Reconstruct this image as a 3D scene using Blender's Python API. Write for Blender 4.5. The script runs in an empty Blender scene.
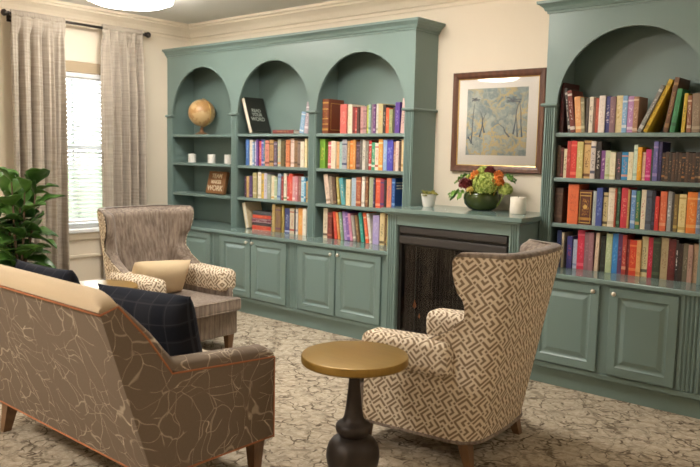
import bpy, bmesh, math, random
from mathutils import Vector, Matrix
random.seed(7)
SC = bpy.context.scene
COL = SC.collection
pi = math.pi

# ---------------------------------------------------------------- camera
def cam_axes(y, p, r):
    fw = Vector((-math.sin(y)*math.cos(p), math.cos(y)*math.cos(p), math.sin(p)))
    rt = Vector((math.cos(y), math.sin(y), 0)); up = rt.cross(fw)
    c, s = math.cos(r), math.sin(r)
    return c*rt+s*up, -s*rt+c*up, fw
cam = bpy.data.cameras.new('camera'); camo = bpy.data.objects.new('camera', cam); COL.objects.link(camo)
_rt, _up, _fw = cam_axes(.7097, -.108, .0209)
_m = Matrix((_rt, _up, -_fw)).transposed().to_4x4(); _m.translation = Vector((6.4194, -4.555, 1.4546))
camo.matrix_world = _m
cam.sensor_width = 36; cam.lens = 36*735.16/700; cam.clip_start = .05
cam.dof.use_dof = True; cam.dof.focus_distance = 4.2; cam.dof.aperture_fstop = 3.2
SC.camera = camo

# ---------------------------------------------------------------- world, exposure
W = bpy.data.worlds.new('sky'); SC.world = W; W.use_nodes = True
WB = W.node_tree.nodes['Background']; WB.inputs[0].default_value = (.86, .93, 1, 1); WB.inputs[1].default_value = 22.0
SC.view_settings.view_transform = 'Standard'; SC.view_settings.look = 'None'
SC.view_settings.exposure = 0.24; SC.view_settings.gamma = 1; SC.view_settings.use_curve_mapping = False
# drum lights on the ceiling, last three added unseen: x, y, brightness, label
LAMPS = [(1.04, -1.095, 20.0, 'round lit drum light on the ceiling in front of the window'),
         (.62, -5.0, 18.0, 'round lit drum light at the rear left of the ceiling, mirrored in the picture glass'),
         (3.2, -5.0, 42.0, 'added unseen drum light at the rear of the ceiling behind the viewer'),  # added out of view to light the bookcase fronts
         (3.2, -1.3, 32.0, 'added unseen drum light on the ceiling in front of the fireplace'),  # added out of view to brighten the wall over the mantel
         (7.25, -1.7, 6.0, 'added unseen drum light on the ceiling by the right-hand wall')]  # added out of view as fill for the near chair's back
SC.cycles.max_bounces = 8; SC.cycles.diffuse_bounces = 5; SC.cycles.sample_clamp_indirect = 6

# ---------------------------------------------------------------- material helpers
def hexlin(h):
    v = [int(h[i:i+2], 16)/255 for i in (0, 2, 4)]
    return tuple(((c/12.92) if c <= .04045 else ((c+.055)/1.055)**2.4) for c in v)
class NT:
    def __init__(s, name):
        s.m = bpy.data.materials.new(name); s.m.use_nodes = True
        s.t = s.m.node_tree; s.b = s.t.nodes['Principled BSDF']
    def n(s, typ, **kw):
        nd = s.t.nodes.new(typ)
        for k, v in kw.items():
            if k.startswith('i_'):
                key = k[2:]; nd.inputs[int(key) if key.isdigit() else key.replace('_', ' ')].default_value = v
            else: setattr(nd, k, v)
        return nd
    def l(s, a, b): s.t.links.new(a, b)
    def math(s, op, a, b=None, c=None):
        nd = s.n('ShaderNodeMath', operation=op)
        for i, v in enumerate((a, b, c)):
            if v is None: continue
            if isinstance(v, (int, float)): nd.inputs[i].default_value = v
            else: s.l(v, nd.inputs[i])
        return nd.outputs[0]
    def mix(s, f, a, b):
        nd = s.n('ShaderNodeMix', data_type='RGBA')
        for i, v in ((0, f), (6, a), (7, b)):
            if isinstance(v, (int, float)): nd.inputs[i].default_value = v
            elif isinstance(v, tuple): nd.inputs[i].default_value = v if len(v) == 4 else v+(1,)
            else: s.l(v, nd.inputs[i])
        return nd.outputs[2]
    def coord(s, which='Object', scale=(1, 1, 1), rot=(0, 0, 0)):
        tc = s.n('ShaderNodeTexCoord'); mp = s.n('ShaderNodeMapping')
        mp.inputs['Scale'].default_value = scale; mp.inputs['Rotation'].default_value = rot
        s.l(tc.outputs[which], mp.inputs[0]); return mp.outputs[0]
    def noise(s, v, scale, detail=3, rough=.5):
        nd = s.n('ShaderNodeTexNoise'); nd.inputs['Scale'].default_value = scale
        nd.inputs['Detail'].default_value = detail; nd.inputs['Roughness'].default_value = rough
        s.l(v, nd.inputs['Vector']); return nd
    def step(s, v, a, b):
        nd = s.n('ShaderNodeMapRange', interpolation_type='SMOOTHSTEP')
        s.l(v, nd.inputs[0]); nd.inputs[1].default_value = a; nd.inputs[2].default_value = b
        return nd.outputs[0]
    def bump(s, h, strength=.3, dist=.01):
        nd = s.n('ShaderNodeBump'); nd.inputs['Strength'].default_value = strength; nd.inputs['Distance'].default_value = dist
        s.l(h, nd.inputs['Height']); s.l(nd.outputs[0], s.b.inputs['Normal'])
    def base(s, v):
        if isinstance(v, tuple): s.b.inputs['Base Color'].default_value = v+(1,)
        else: s.l(v, s.b.inputs['Base Color'])
    def rough(s, r, spec=None):
        s.b.inputs['Roughness'].default_value = r
        if spec is not None: s.b.inputs['Specular IOR Level'].default_value = spec
def plain(name, col, rough=.5, metal=0, spec=.5, vary=.04, vs=6):
    k = NT(name); c = k.coord(); nz = k.noise(c, vs)
    a = tuple(min(1, x*(1-vary)) for x in col); b = tuple(min(1, x*(1+vary)) for x in col)
    k.base(k.mix(nz.outputs[0], a, b)); k.rough(rough, spec); k.b.inputs['Metallic'].default_value = metal
    return k.m
def H(h): return hexlin(h)

M = {}
M['green'] = plain('green_paint', (.172, .247, .228), .36, vary=.03, vs=3)
M['gloss'] = plain('green_gloss_paint', (.172, .247, .228), .16, vary=.03, vs=3)
M['wall'] = plain('cream_wall_paint', (.78, .69, .56), .7, spec=.2, vary=.015)
M['ceil'] = plain('ceiling_paint', (.86, .84, .80), .85, spec=.1, vary=.01)
M['trim'] = plain('cream_trim_paint', (.78, .68, .54), .5, spec=.3, vary=.015)
M['white'] = plain('white_paint', (.82, .82, .82), .4)
M['nickel'] = plain('brushed_nickel', (.75, .70, .62), .28, 1)
M['bronze'] = plain('dark_bronze', (.05, .042, .036), .4, .7)
M['black'] = plain('black_metal', (.018, .016, .015), .38, .3)
M['dkmetal'] = plain('charcoal_metal', (.05, .045, .042), .45, .3)
M['iron'] = plain('bronzed_iron', (.035, .026, .021), .48, .35, vary=.3, vs=20)
M['pages'] = plain('book_pages', (.72, .66, .54), .8, vary=.12, vs=40)
M['porcelain'] = plain('white_porcelain', (.82, .79, .74), .25)
M['wax'] = plain('ivory_wax', (.84, .77, .66), .5)
M['leaf'] = None

def wood(name, a, b, rough=.4, scale=(2, 2, 14), band=9, which='Object'):
    k = NT(name); c = k.coord(which, scale)
    nz = k.noise(c, 2.2, 5, .6); w = k.n('ShaderNodeTexWave', wave_type='BANDS'); k.l(c, w.inputs[0])
    w.inputs['Scale'].default_value = band*.3; w.inputs['Distortion'].default_value = 4; w.inputs['Detail'].default_value = 3
    f = k.math('ADD', k.math('MULTIPLY', nz.outputs[0], .6), k.math('MULTIPLY', w.outputs[1], .4))
    k.base(k.mix(f, a, b)); k.rough(rough); return k.m
M['legwood'] = wood('walnut_leg', (.13, .065, .03), (.24, .13, .06), .4, (14, 14, 2))
M['framewood'] = wood('mahogany_frame', (.075, .028, .016), (.15, .058, .030), .3, (2, 2, 2))
M['signwood'] = wood('brown_sign_wood', (.16, .07, .025), (.30, .14, .05), .6, (4, 4, 16))

def m_tabletop():
    k = NT('brushed_brass_wood'); c = k.coord('Object', (1.5, 26, 1))
    nz = k.noise(c, 3, 5, .65); c2 = k.coord(); n2 = k.noise(c2, 9, 3)
    f = k.math('ADD', k.math('MULTIPLY', nz.outputs[0], .65), k.math('MULTIPLY', n2.outputs[0], .35))
    k.base(k.mix(f, (.21, .115, .019), (.385, .235, .043))); k.rough(.34); k.b.inputs['Metallic'].default_value = .35
    k.bump(nz.outputs[0], .08, .002); return k.m
M['brass'] = m_tabletop()

def m_carpet():
    k = NT('patterned_carpet'); c = k.coord('Object')
    wn = k.noise(c, 2.6, 3); wv = k.n('ShaderNodeVectorMath', operation='SCALE'); wv.inputs['Scale'].default_value = .16
    sub = k.n('ShaderNodeVectorMath', operation='SUBTRACT'); k.l(wn.outputs[1], sub.inputs[0]); sub.inputs[1].default_value = (.5, .5, .5)
    k.l(sub.outputs[0], wv.inputs[0])
    ad = k.n('ShaderNodeVectorMath', operation='ADD'); k.l(c, ad.inputs[0]); k.l(wv.outputs[0], ad.inputs[1])
    wn2 = k.noise(c, 14, 2); sub2 = k.n('ShaderNodeVectorMath', operation='SUBTRACT'); k.l(wn2.outputs[1], sub2.inputs[0]); sub2.inputs[1].default_value = (.5, .5, .5)
    sc2 = k.n('ShaderNodeVectorMath', operation='SCALE'); sc2.inputs['Scale'].default_value = .085; k.l(sub2.outputs[0], sc2.inputs[0])
    ad2 = k.n('ShaderNodeVectorMath', operation='ADD'); k.l(ad.outputs[0], ad2.inputs[0]); k.l(sc2.outputs[0], ad2.inputs[1])
    V = ad2.outputs[0]
    def edges(scale, w0, w1, rnd=.85, src=V):
        v = k.n('ShaderNodeTexVoronoi', feature='DISTANCE_TO_EDGE'); v.inputs['Scale'].default_value = scale; v.inputs['Randomness'].default_value = rnd
        k.l(src, v.inputs['Vector']); return k.math('SUBTRACT', 1, k.step(v.outputs['Distance'], w0, w1))
    e1 = edges(6.2, .012, .05); e2 = edges(12, .02, .08, .9)
    # diamond lattice with a small medallion in every cell
    sp = k.n('ShaderNodeSeparateXYZ'); k.l(V, sp.inputs[0])
    a = k.math('ADD', k.math('MULTIPLY', sp.outputs[0], 1.5), k.math('MULTIPLY', sp.outputs[1], 1.5))
    b = k.math('SUBTRACT', k.math('MULTIPLY', sp.outputs[0], 1.5), k.math('MULTIPLY', sp.outputs[1], 1.5))
    fa = k.math('ABSOLUTE', k.math('SUBTRACT', k.math('FRACT', a), .5)); fb = k.math('ABSOLUTE', k.math('SUBTRACT', k.math('FRACT', b), .5))
    lat = k.math('SUBTRACT', 1, k.step(k.math('MINIMUM', fa, fb), .015, .045))
    mx = k.math('MAXIMUM', fa, fb); ring = k.math('ABSOLUTE', k.math('SUBTRACT', k.math('FRACT', k.math('MULTIPLY', mx, 5.2)), .5))
    med = k.math('SUBTRACT', 1, k.step(ring, .05, .16))
    msk = k.step(k.noise(c, 5.5, 4, .65).outputs[0], .38, .52); msk2 = k.step(k.noise(c, 8.5, 4, .7).outputs[0], .40, .62)
    brk = k.step(k.noise(c, 13, 3, .6).outputs[0], .40, .54)
    f = k.math('MAXIMUM', k.math('MULTIPLY', k.math('MULTIPLY', e1, msk), k.math('ADD', .22, k.math('MULTIPLY', brk, .78))), k.math('MULTIPLY', e2, k.math('MULTIPLY', msk2, .9)))
    f = k.math('MAXIMUM', f, k.math('MULTIPLY', lat, k.math('MULTIPLY', msk2, .9)))
    f = k.math('MAXIMUM', f, k.math('MULTIPLY', med, k.math('MULTIPLY', k.math('SUBTRACT', 1, msk), .55)))
    grain = k.noise(c, 130, 2); speck = k.noise(c, 26, 4, .7)
    f = k.math('MULTIPLY', f, k.math('ADD', .5, k.math('MULTIPLY', speck.outputs[0], .8)))
    light = k.mix(k.step(speck.outputs[0], .35, .7), (.43, .36, .265), (.62, .54, .42))
    colr = k.mix(f, light, (.085, .058, .036))
    colr = k.mix(k.math('MULTIPLY', grain.outputs[0], .15), colr, (.30, .24, .17))
    k.base(colr); k.rough(.95, .1)
    k.bump(k.math('ADD', grain.outputs[0], speck.outputs[0]), .5, .006); return k.m
M['carpet'] = m_carpet()

def m_fret():                       # interlocking chevron / bracket pattern of the wing chairs
    k = NT('fretwork_upholstery'); c = k.coord('UV', (1, 1, 1), (0, 0, pi/4))
    wn = k.noise(c, 30, 2); sub = k.n('ShaderNodeVectorMath', operation='SUBTRACT'); k.l(wn.outputs[1], sub.inputs[0]); sub.inputs[1].default_value = (.5, .5, .5)
    sc = k.n('ShaderNodeVectorMath', operation='SCALE'); sc.inputs['Scale'].default_value = .0045; k.l(sub.outputs[0], sc.inputs[0])
    ad = k.n('ShaderNodeVectorMath', operation='ADD'); k.l(c, ad.inputs[0]); k.l(sc.outputs[0], ad.inputs[1])
    sp = k.n('ShaderNodeSeparateXYZ'); k.l(ad.outputs[0], sp.inputs[0]); S = 16.0
    u = k.math('MULTIPLY', sp.outputs[0], S); v = k.math('MULTIPLY', sp.outputs[1], S)
    cu = k.math('FLOOR', u); cv = k.math('FLOOR', v)
    fu = k.math('FRACT', u); fv = k.math('FRACT', v)
    par = k.math('PINGPONG', k.math('ADD', cu, cv), 1)                    # 0/1 checker
    par2 = k.math('PINGPONG', cu, 1)
    gu = k.math('ABSOLUTE', k.math('SUBTRACT', fu, par)); gv = k.math('ABSOLUTE', k.math('SUBTRACT', fv, par2))
    m = k.math('MAXIMUM', gu, gv)
    def band(a, b, e=.025): return k.math('MULTIPLY', k.step(m, a-e, a+e), k.math('SUBTRACT', 1, k.step(m, b-e, b+e)))
    L1 = band(.36, .54); L2 = band(.76, .94)
    cut = k.step(k.math('MINIMUM', gu, gv), .06, .10)
    dot = k.math('SUBTRACT', 1, k.step(m, .17, .21)); dot = k.math('MULTIPLY', dot, k.step(k.math('MINIMUM', gu, gv), -.01, .02))
    f = k.math('MAXIMUM', k.math('MULTIPLY', k.math('MAXIMUM', L1, L2), cut), dot)
    fib = k.noise(k.coord('UV', (1, 1, 1)), 400, 2)
    f = k.math('MULTIPLY', f, k.math('ADD', .72, k.math('MULTIPLY', fib.outputs[0], .4)))
    k.base(k.mix(f, (.80, .69, .54), (.24, .165, .095))); k.rough(.9, .15); k.bump(fib.outputs[0], .15, .002); return k.m
M['fret'] = m_fret()

def m_velvet():
    k = NT('taupe_velvet'); c = k.coord('Object', (26, 26, 2.6)); n1 = k.noise(c, 2, 4, .65)
    n2 = k.noise(k.coord(), 7, 3)
    f = k.step(k.math('ADD', k.math('MULTIPLY', n1.outputs[0], .75), k.math('MULTIPLY', n2.outputs[0], .25)), .33, .68)
    k.base(k.mix(f, (.14, .104, .080), (.34, .275, .222))); k.rough(.75, .2)
    k.b.inputs['Sheen Weight'].default_value = .35; k.b.inputs['Sheen Roughness'].default_value = .4
    k.bump(n1.outputs[0], .2, .004); return k.m
M['velvet'] = m_velvet()

def m_branch():                     # sofa: taupe cloth with fine cream branching lines
    k = NT('branching_line_upholstery'); c = k.coord('Object')
    wn = k.noise(c, 3.2, 2); sub = k.n('ShaderNodeVectorMath', operation='SUBTRACT'); k.l(wn.outputs[1], sub.inputs[0]); sub.inputs[1].default_value = (.5, .5, .5)
    sc = k.n('ShaderNodeVectorMath', operation='SCALE'); sc.inputs['Scale'].default_value = .32; k.l(sub.outputs[0], sc.inputs[0])
    ad = k.n('ShaderNodeVectorMath', operation='ADD'); k.l(c, ad.inputs[0]); k.l(sc.outputs[0], ad.inputs[1])
    def edges(scale, w0, w1, sx):
        mp = k.n('ShaderNodeMapping'); mp.inputs['Scale'].default_value = sx; mp.inputs['Rotation'].default_value = (.5, .5, .3); k.l(ad.outputs[0], mp.inputs[0])
        v = k.n('ShaderNodeTexVoronoi', feature='DISTANCE_TO_EDGE'); v.inputs['Scale'].default_value = scale; k.l(mp.outputs[0], v.inputs['Vector'])
        return k.math('SUBTRACT', 1, k.step(v.outputs['Distance'], w0, w1))
    e1 = edges(8.5, .003, .020, (1, 1, .42)); e2 = edges(11, .003, .020, (.5, .5, 1.15))
    m1 = k.step(k.noise(c, 5, 2).outputs[0], .36, .50); m2 = k.step(k.noise(c, 7, 2).outputs[0], .44, .54)
    f = k.math('MAXIMUM', k.math('MULTIPLY', e1, m1), k.math('MULTIPLY', e2, m2))
    knots = k.step(k.noise(ad.outputs[0], 30, 1).outputs[0], .62, .72)
    f = k.math('MULTIPLY', f, k.math('ADD', .5, k.math('MULTIPLY', knots, .5)))
    wv = k.noise(k.coord('Object', (300, 300, 300)), 1, 1)
    basec = k.mix(wv.outputs[0], (.19, .148, .113), (.24, .19, .145))
    k.base(k.mix(f, basec, (.72, .62, .48))); k.rough(.9, .15); k.bump(wv.outputs[0], .15, .002); return k.m
M['branch'] = m_branch()

def cloth(name, a, b, scale=220, rough=.92):
    k = NT(name); c = k.coord(); nz = k.noise(c, scale, 2); n2 = k.noise(c, 6, 3)
    f = k.math('ADD', k.math('MULTIPLY', nz.outputs[0], .6), k.math('MULTIPLY', n2.outputs[0], .4))
    k.base(k.mix(f, a, b)); k.rough(rough, .15); k.bump(nz.outputs[0], .2, .002); return k.m
M['tan'] = cloth('tan_linen', (.58, .46, .31), (.66, .53, .37))
M['cream'] = cloth('cream_cloth', (.62, .53, .40), (.70, .60, .46))
M['beige'] = cloth('beige_pillow_cloth', (.58, .45, .28), (.66, .52, .34))
M['piping'] = cloth('coral_piping', (.42, .165, .08), (.52, .22, .115))
def m_plaid():
    k = NT('navy_plaid_cloth'); c = k.coord('UV'); sp = k.n('ShaderNodeSeparateXYZ'); k.l(c, sp.inputs[0])
    def ln(o, s, w): return k.math('SUBTRACT', 1, k.step(k.math('ABSOLUTE', k.math('SUBTRACT', k.math('FRACT', k.math('MULTIPLY', o, s)), .5)), w, w+.02))
    f = k.math('MAXIMUM', k.math('MAXIMUM', ln(sp.outputs[0], 12, .025), ln(sp.outputs[1], 12, .025)), 0)
    g = k.math('MAXIMUM', ln(sp.outputs[0], 6, .18), ln(sp.outputs[1], 6, .18))
    nz = k.noise(k.coord(), 250, 2)
    col = k.mix(k.math('MULTIPLY', g, .6), (.020, .022, .030), (.008, .010, .018))
    col = k.mix(k.math('MULTIPLY', f, .32), col, (.075, .08, .095)); k.base(col); k.rough(.9, .15)
    k.bump(nz.outputs[0], .2, .002); return k.m
M['plaid'] = m_plaid()
def m_curtain():
    k = NT('slubby_curtain_linen'); c = k.coord('UV', (1, 1, 1))
    a = k.noise(k.coord('UV', (70, 3, 1)), 1, 3); b = k.noise(k.coord('UV', (3, 60, 1)), 1, 3)
    f = k.step(k.math('ADD', k.math('MULTIPLY', a.outputs[0], .5), k.math('MULTIPLY', b.outputs[0], .5)), .36, .64)
    k.base(k.mix(f, (.36, .31, .255), (.52, .46, .385))); k.rough(.9, .1)
    # thin cloth: some daylight comes through
    tr = k.n('ShaderNodeBsdfTranslucent'); tr.inputs[0].default_value = (.55, .48, .4, 1)
    mx = k.n('ShaderNodeMixShader'); mx.inputs[0].default_value = .12
    k.l(k.b.outputs[0], mx.inputs[1]); k.l(tr.outputs[0], mx.inputs[2])
    k.l(mx.outputs[0], k.t.nodes['Material Output'].inputs[0]); return k.m
M['curtain'] = m_curtain()
def m_leaf(name, a, b, rough=.32, sc=5):
    k = NT(name); nz = k.noise(k.coord(), sc, 3); k.base(k.mix(k.step(nz.outputs[0], .35, .65), a, b)); k.rough(rough, .45)
    return k.m
M['leaf'] = m_leaf('fig_leaf', (.028, .085, .016), (.085, .20, .035))
M['leaf2'] = m_leaf('arrangement_leaf', (.06, .16, .03), (.16, .30, .05), .45)
M['succulent'] = m_leaf('succulent_leaf', (.20, .22, .05), (.42, .36, .08), .5)
M['hydrangea'] = m_leaf('hydrangea_petal', (.20, .29, .03), (.62, .68, .20), .6, 55)
M['orangeflower'] = m_leaf('orange_petal', (.75, .16, .02), (.90, .30, .05), .6)
M['burgundy'] = m_leaf('burgundy_petal', (.13, .012, .018), (.24, .03, .03), .6)
M['yellowflower'] = m_leaf('yellow_petal', (.75, .50, .10), (.85, .62, .16), .6)
M['bowl'] = plain('olive_green_glaze', (.045, .062, .012), .12, vary=.25, vs=8)
M['soil'] = plain('soil', (.03, .02, .014), .95)
M['bark'] = plain('bark', (.12, .075, .045), .9, vary=.3)
M['terracotta'] = plain('grey_planter', (.32, .30, .28), .7)

def emit(name, col, s):
    k = NT(name); k.base(col); k.b.inputs['Emission Color'].default_value = col+(1,); k.b.inputs['Emission Strength'].default_value = s; return k.m
LAMP_COL = (1.0, .945, .87)
def m_pane(name, ior=1.5):
    k = NT(name); tr = k.n('ShaderNodeBsdfTransparent'); gl = k.n('ShaderNodeBsdfGlossy'); gl.inputs['Roughness'].default_value = .02
    fr = k.n('ShaderNodeFresnel'); fr.inputs[0].default_value = ior
    mx = k.n('ShaderNodeMixShader'); k.l(fr.outputs[0], mx.inputs[0]); k.l(tr.outputs[0], mx.inputs[1]); k.l(gl.outputs[0], mx.inputs[2])
    k.l(mx.outputs[0], k.t.nodes['Material Output'].inputs[0]); return k.m
M['pane'] = m_pane('clear_pane'); M['fireglass'] = m_pane('fire_glass', 1.22)
def m_screen():                     # fireplace mesh curtain: dark woven chain, partly see-through
    k = NT('fire_screen_mesh'); c = k.coord('Object'); sp = k.n('ShaderNodeSeparateXYZ'); k.l(c, sp.inputs[0])
    w = k.math('MULTIPLY', k.math('ADD', k.math('SINE', k.math('MULTIPLY', sp.outputs[0], 210)), 1), .5)
    k.base(k.mix(w, (.016, .013, .011), (.075, .058, .046))); k.rough(.6); k.b.inputs['Alpha'].default_value = .72; return k.m
M['screen'] = m_screen()
def m_log():
    k = NT('charred_log'); nz = k.noise(k.coord('Object', (4, 14, 14)), 2, 4, .7)
    k.base(k.mix(k.step(nz.outputs[0], .4, .65), (.03, .02, .014), (.22, .14, .085))); k.rough(.9); return k.m
M['log'] = m_log()
M['flame'] = emit('flame_glow', (1.0, .30, .06), .16); M['ember'] = emit('glowing_ember', (1.0, .28, .05), .35)
def m_art():
    k = NT('botanical_print'); c = k.coord('Object')
    wn = k.noise(c, 9, 4, .6); sub = k.n('ShaderNodeVectorMath', operation='SUBTRACT'); k.l(wn.outputs[1], sub.inputs[0]); sub.inputs[1].default_value = (.5, .5, .5)
    sc = k.n('ShaderNodeVectorMath', operation='SCALE'); sc.inputs['Scale'].default_value = .25; k.l(sub.outputs[0], sc.inputs[0])
    ad = k.n('ShaderNodeVectorMath', operation='ADD'); k.l(c, ad.inputs[0]); k.l(sc.outputs[0], ad.inputs[1])
    v = k.n('ShaderNodeTexVoronoi', feature='DISTANCE_TO_EDGE'); v.inputs['Scale'].default_value = 9; k.l(ad.outputs[0], v.inputs['Vector'])
    gold = k.math('SUBTRACT', 1, k.step(v.outputs['Distance'], .02, .14))
    n = k.noise(ad.outputs[0], 9, 5, .65); n2 = k.noise(c, 4.5, 2)
    col = k.mix(k.step(n.outputs[0], .36, .64), (.20, .27, .28), (.44, .48, .42))
    col = k.mix(k.math('MULTIPLY', k.math('MULTIPLY', gold, k.step(n2.outputs[0], .35, .6)), 1.0), col, (.55, .44, .22))
    col = k.mix(k.math('MULTIPLY', k.step(n.outputs[0], .62, .72), .5), col, (.62, .55, .38)); k.base(col); k.rough(.7, .2); return k.m
M['art'] = m_art()
M['artdark'] = plain('print_ink_blue', (.12, .145, .17), .7, vary=.3, vs=30)
M['mat'] = plain('white_mat_board', (.80, .76, .70), .8, vary=.01)
def m_globe():
    k = NT('antique_globe_map'); c = k.coord('Object'); n = k.noise(c, 9, 5, .6)
    col = k.mix(k.step(n.outputs[0], .47, .53), (.62, .43, .21), (.46, .26, .10)); k.base(col); k.rough(.35); return k.m
M['globe'] = m_globe()
def m_book():                       # one shader: colours come from each cover's own custom properties
    k = NT('book_cover_cloth')
    a = k.n('ShaderNodeAttribute', attribute_type='OBJECT', attribute_name='cover_colour')
    b = k.n('ShaderNodeAttribute', attribute_type='OBJECT', attribute_name='accent_colour')
    oi = k.n('ShaderNodeObjectInfo'); tc = k.n('ShaderNodeTexCoord')
    sp = k.n('ShaderNodeSeparateXYZ'); k.l(tc.outputs['Generated'], sp.inputs[0]); so = k.n('ShaderNodeSeparateXYZ'); k.l(tc.outputs['Object'], so.inputs[0])
    z = sp.outputs[2]; r = oi.outputs['Random']
    def bar(c, w): return k.math('SUBTRACT', 1, k.step(k.math('ABSOLUTE', k.math('SUBTRACT', z, c)), w, w+.008))
    b1 = bar(k.math('ADD', .08, k.math('MULTIPLY', r, .12)), .035); b2 = bar(k.math('SUBTRACT', .92, k.math('MULTIPLY', r, .1)), .02)
    r2 = k.math('FRACT', k.math('MULTIPLY', r, 7.31))
    # worn lettering: short flecks running up the spine
    cv = k.n('ShaderNodeCombineXYZ'); k.l(k.math('MULTIPLY', so.outputs[0], 150), cv.inputs[0]); k.l(k.math('MULTIPLY', so.outputs[2], 90), cv.inputs[2]); k.l(k.math('MULTIPLY', r, 50), cv.inputs[1])
    fl = k.noise(cv.outputs[0], 1, 1); txt = k.step(fl.outputs[0], .52, .60)
    zone = k.math('MULTIPLY', k.step(z, .26, .28), k.math('SUBTRACT', 1, k.step(z, .74, .76)))
    midx = k.math('SUBTRACT', 1, k.step(k.math('ABSOLUTE', k.math('SUBTRACT', sp.outputs[0], .5)), .24, .3))
    spine = k.math('LESS_THAN', so.outputs[1], .003)
    f = k.math('MULTIPLY', k.math('MULTIPLY', txt, zone), k.math('MULTIPLY', midx, .85))
    f = k.math('MAXIMUM', f, k.math('MULTIPLY', b1, k.math('GREATER_THAN', r2, .45)))
    f = k.math('MAXIMUM', f, k.math('MULTIPLY', b2, k.math('GREATER_THAN', r2, .6)))
    f = k.math('MULTIPLY', f, spine)
    wear = k.noise(tc.outputs['Object'], 60, 2)
    col = k.mix(k.math('MULTIPLY', f, .9), a.outputs['Color'], b.outputs['Color'])
    col = k.mix(k.math('MULTIPLY', wear.outputs[0], .34), col, (.11, .09, .07)); k.base(col); k.rough(.45, .4); return k.m
M['book'] = m_book()
M['gilt'] = plain('gilt', (.62, .42, .14), .35, .8)
M['letter'] = plain('cream_lettering', (.72, .60, .42), .7)
M['letter2'] = plain('silver_lettering', (.48, .52, .46), .5)
M['lens'] = plain('outside_hedge', (.10, .22, .05), .8, vary=.4, vs=5)
M['lawn'] = plain('outside_paving', (.6, .6, .58), .9)

# ---------------------------------------------------------------- mesh builder
class B:
    def __init__(s): s.bm = bmesh.new()
    def box(s, x0, x1, y0, y1, z0, z1, bev=0, seg=2):
        r = bmesh.ops.create_cube(s.bm, size=1); vs = r['verts']
        for v in vs: v.co = Vector((x0+(v.co.x+.5)*(x1-x0), y0+(v.co.y+.5)*(y1-y0), z0+(v.co.z+.5)*(z1-z0)))
        if bev > 0:
            es = list({e for v in vs for e in v.link_edges})
            bmesh.ops.bevel(s.bm, geom=es, offset=bev, segments=seg, profile=.5, affect='EDGES')
        return s
    def prism(s, poly, ax, a, b):        # poly: 2-D outline; extruded along axis 0/1/2 between a and b
        def mk(p, t):
            return {0: Vector((t, p[0], p[1])), 1: Vector((p[0], t, p[1])), 2: Vector((p[0], p[1], t))}[ax]
        A = [s.bm.verts.new(mk(p, a)) for p in poly]; Bv = [s.bm.verts.new(mk(p, b)) for p in poly]; n = len(poly)
        s.bm.faces.new(A[::-1]); s.bm.faces.new(Bv)
        for i in range(n): s.bm.faces.new((A[i], A[(i+1) % n], Bv[(i+1) % n], Bv[i]))
        return s
    def grid(s, rows, closed_u=False, closed_v=False):   # rows: list of lists of Vectors
        V = [[s.bm.verts.new(p) for p in r] for r in rows]; nu, nv = len(V), len(V[0])
        for i in range(nu-(0 if closed_u else 1)):
            for j in range(nv-(0 if closed_v else 1)):
                a, b, c, d = V[i][j], V[i][(j+1) % nv], V[(i+1) % nu][(j+1) % nv], V[(i+1) % nu][j]
                try: s.bm.faces.new((a, b, c, d))
                except ValueError: pass
        return V
    def lathe(s, prof, c=(0, 0, 0), n=24, axis='z'):
        rows = []
        for r, h in prof:
            row = []
            for i in range(n):
                a = 2*pi*i/n; x, y = r*math.cos(a), r*math.sin(a)
                p = (x, y, h) if axis == 'z' else ((x, h, y) if axis == 'y' else (h, x, y))
                row.append(Vector((c[0]+p[0], c[1]+p[1], c[2]+p[2])))
            rows.append(row)
        V = s.grid(rows, closed_v=True)
        for row in (V[0], V[-1]):
            if (row[0].co-row[n//2].co).length > 1e-5: s.bm.faces.new(row)
        return s
    def tube(s, pts, r, n=8, closed=False, taper=None):
        pts = [Vector(p) for p in pts]; rows = []; N = len(pts); prev = None
        for i, p in enumerate(pts):
            t = (pts[(i+1) % N]-pts[i-1]) if closed else (pts[min(i+1, N-1)]-pts[max(i-1, 0)])
            t.normalize()
            ref = prev if prev is not None else (Vector((0, 0, 1)) if abs(t.z) < .9 else Vector((1, 0, 0)))
            a = (ref-t*ref.dot(t)).normalized(); b = t.cross(a); prev = a
            rr = r if taper is None else r*taper[i]
            rows.append([p+rr*(math.cos(2*pi*j/n)*a+math.sin(2*pi*j/n)*b) for j in range(n)])
        V = s.grid(rows, closed_u=closed, closed_v=True)
        if not closed: s.bm.faces.new(V[0]); s.bm.faces.new(V[-1])
        return s
    def ball(s, c, r, sc=(1, 1, 1), u=20, v=12):
        q = bmesh.ops.create_uvsphere(s.bm, u_segments=u, v_segments=v, radius=r)
        for w in q['verts']: w.co = Vector((c[0]+w.co.x*sc[0], c[1]+w.co.y*sc[1], c[2]+w.co.z*sc[2]))
        return s
    def xf(s, m):
        bmesh.ops.transform(s.bm, matrix=m, verts=s.bm.verts); return s
    def make(s, name, mat, parent=None, smooth=False, angle=None, uv=None):
        bmesh.ops.recalc_face_normals(s.bm, faces=s.bm.faces)
        me = bpy.data.meshes.new(name)
        if uv:                                            # box-projected UV in metres
            ly = s.bm.loops.layers.uv.new('UVMap')
            for f in s.bm.faces:
                nrm = f.normal; ax = max(range(3), key=lambda i: abs(nrm[i]))
                for l in f.loops:
                    c = l.vert.co
                    l[ly].uv = {0: (c.y, c.z), 1: (c.x, c.z), 2: (c.x, c.y)}[ax]
        s.bm.to_mesh(me); s.bm.free()
        if smooth:
            for p in me.polygons: p.use_smooth = True
            if angle:
                me.set_sharp_from_angle(angle=math.radians(angle))
        mats = mat if isinstance(mat, list) else [mat]
        for mm in mats: me.materials.append(mm)
        o = bpy.data.objects.new(name, me); COL.objects.link(o)
        if parent is not None: o.parent = parent
        return o
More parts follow.
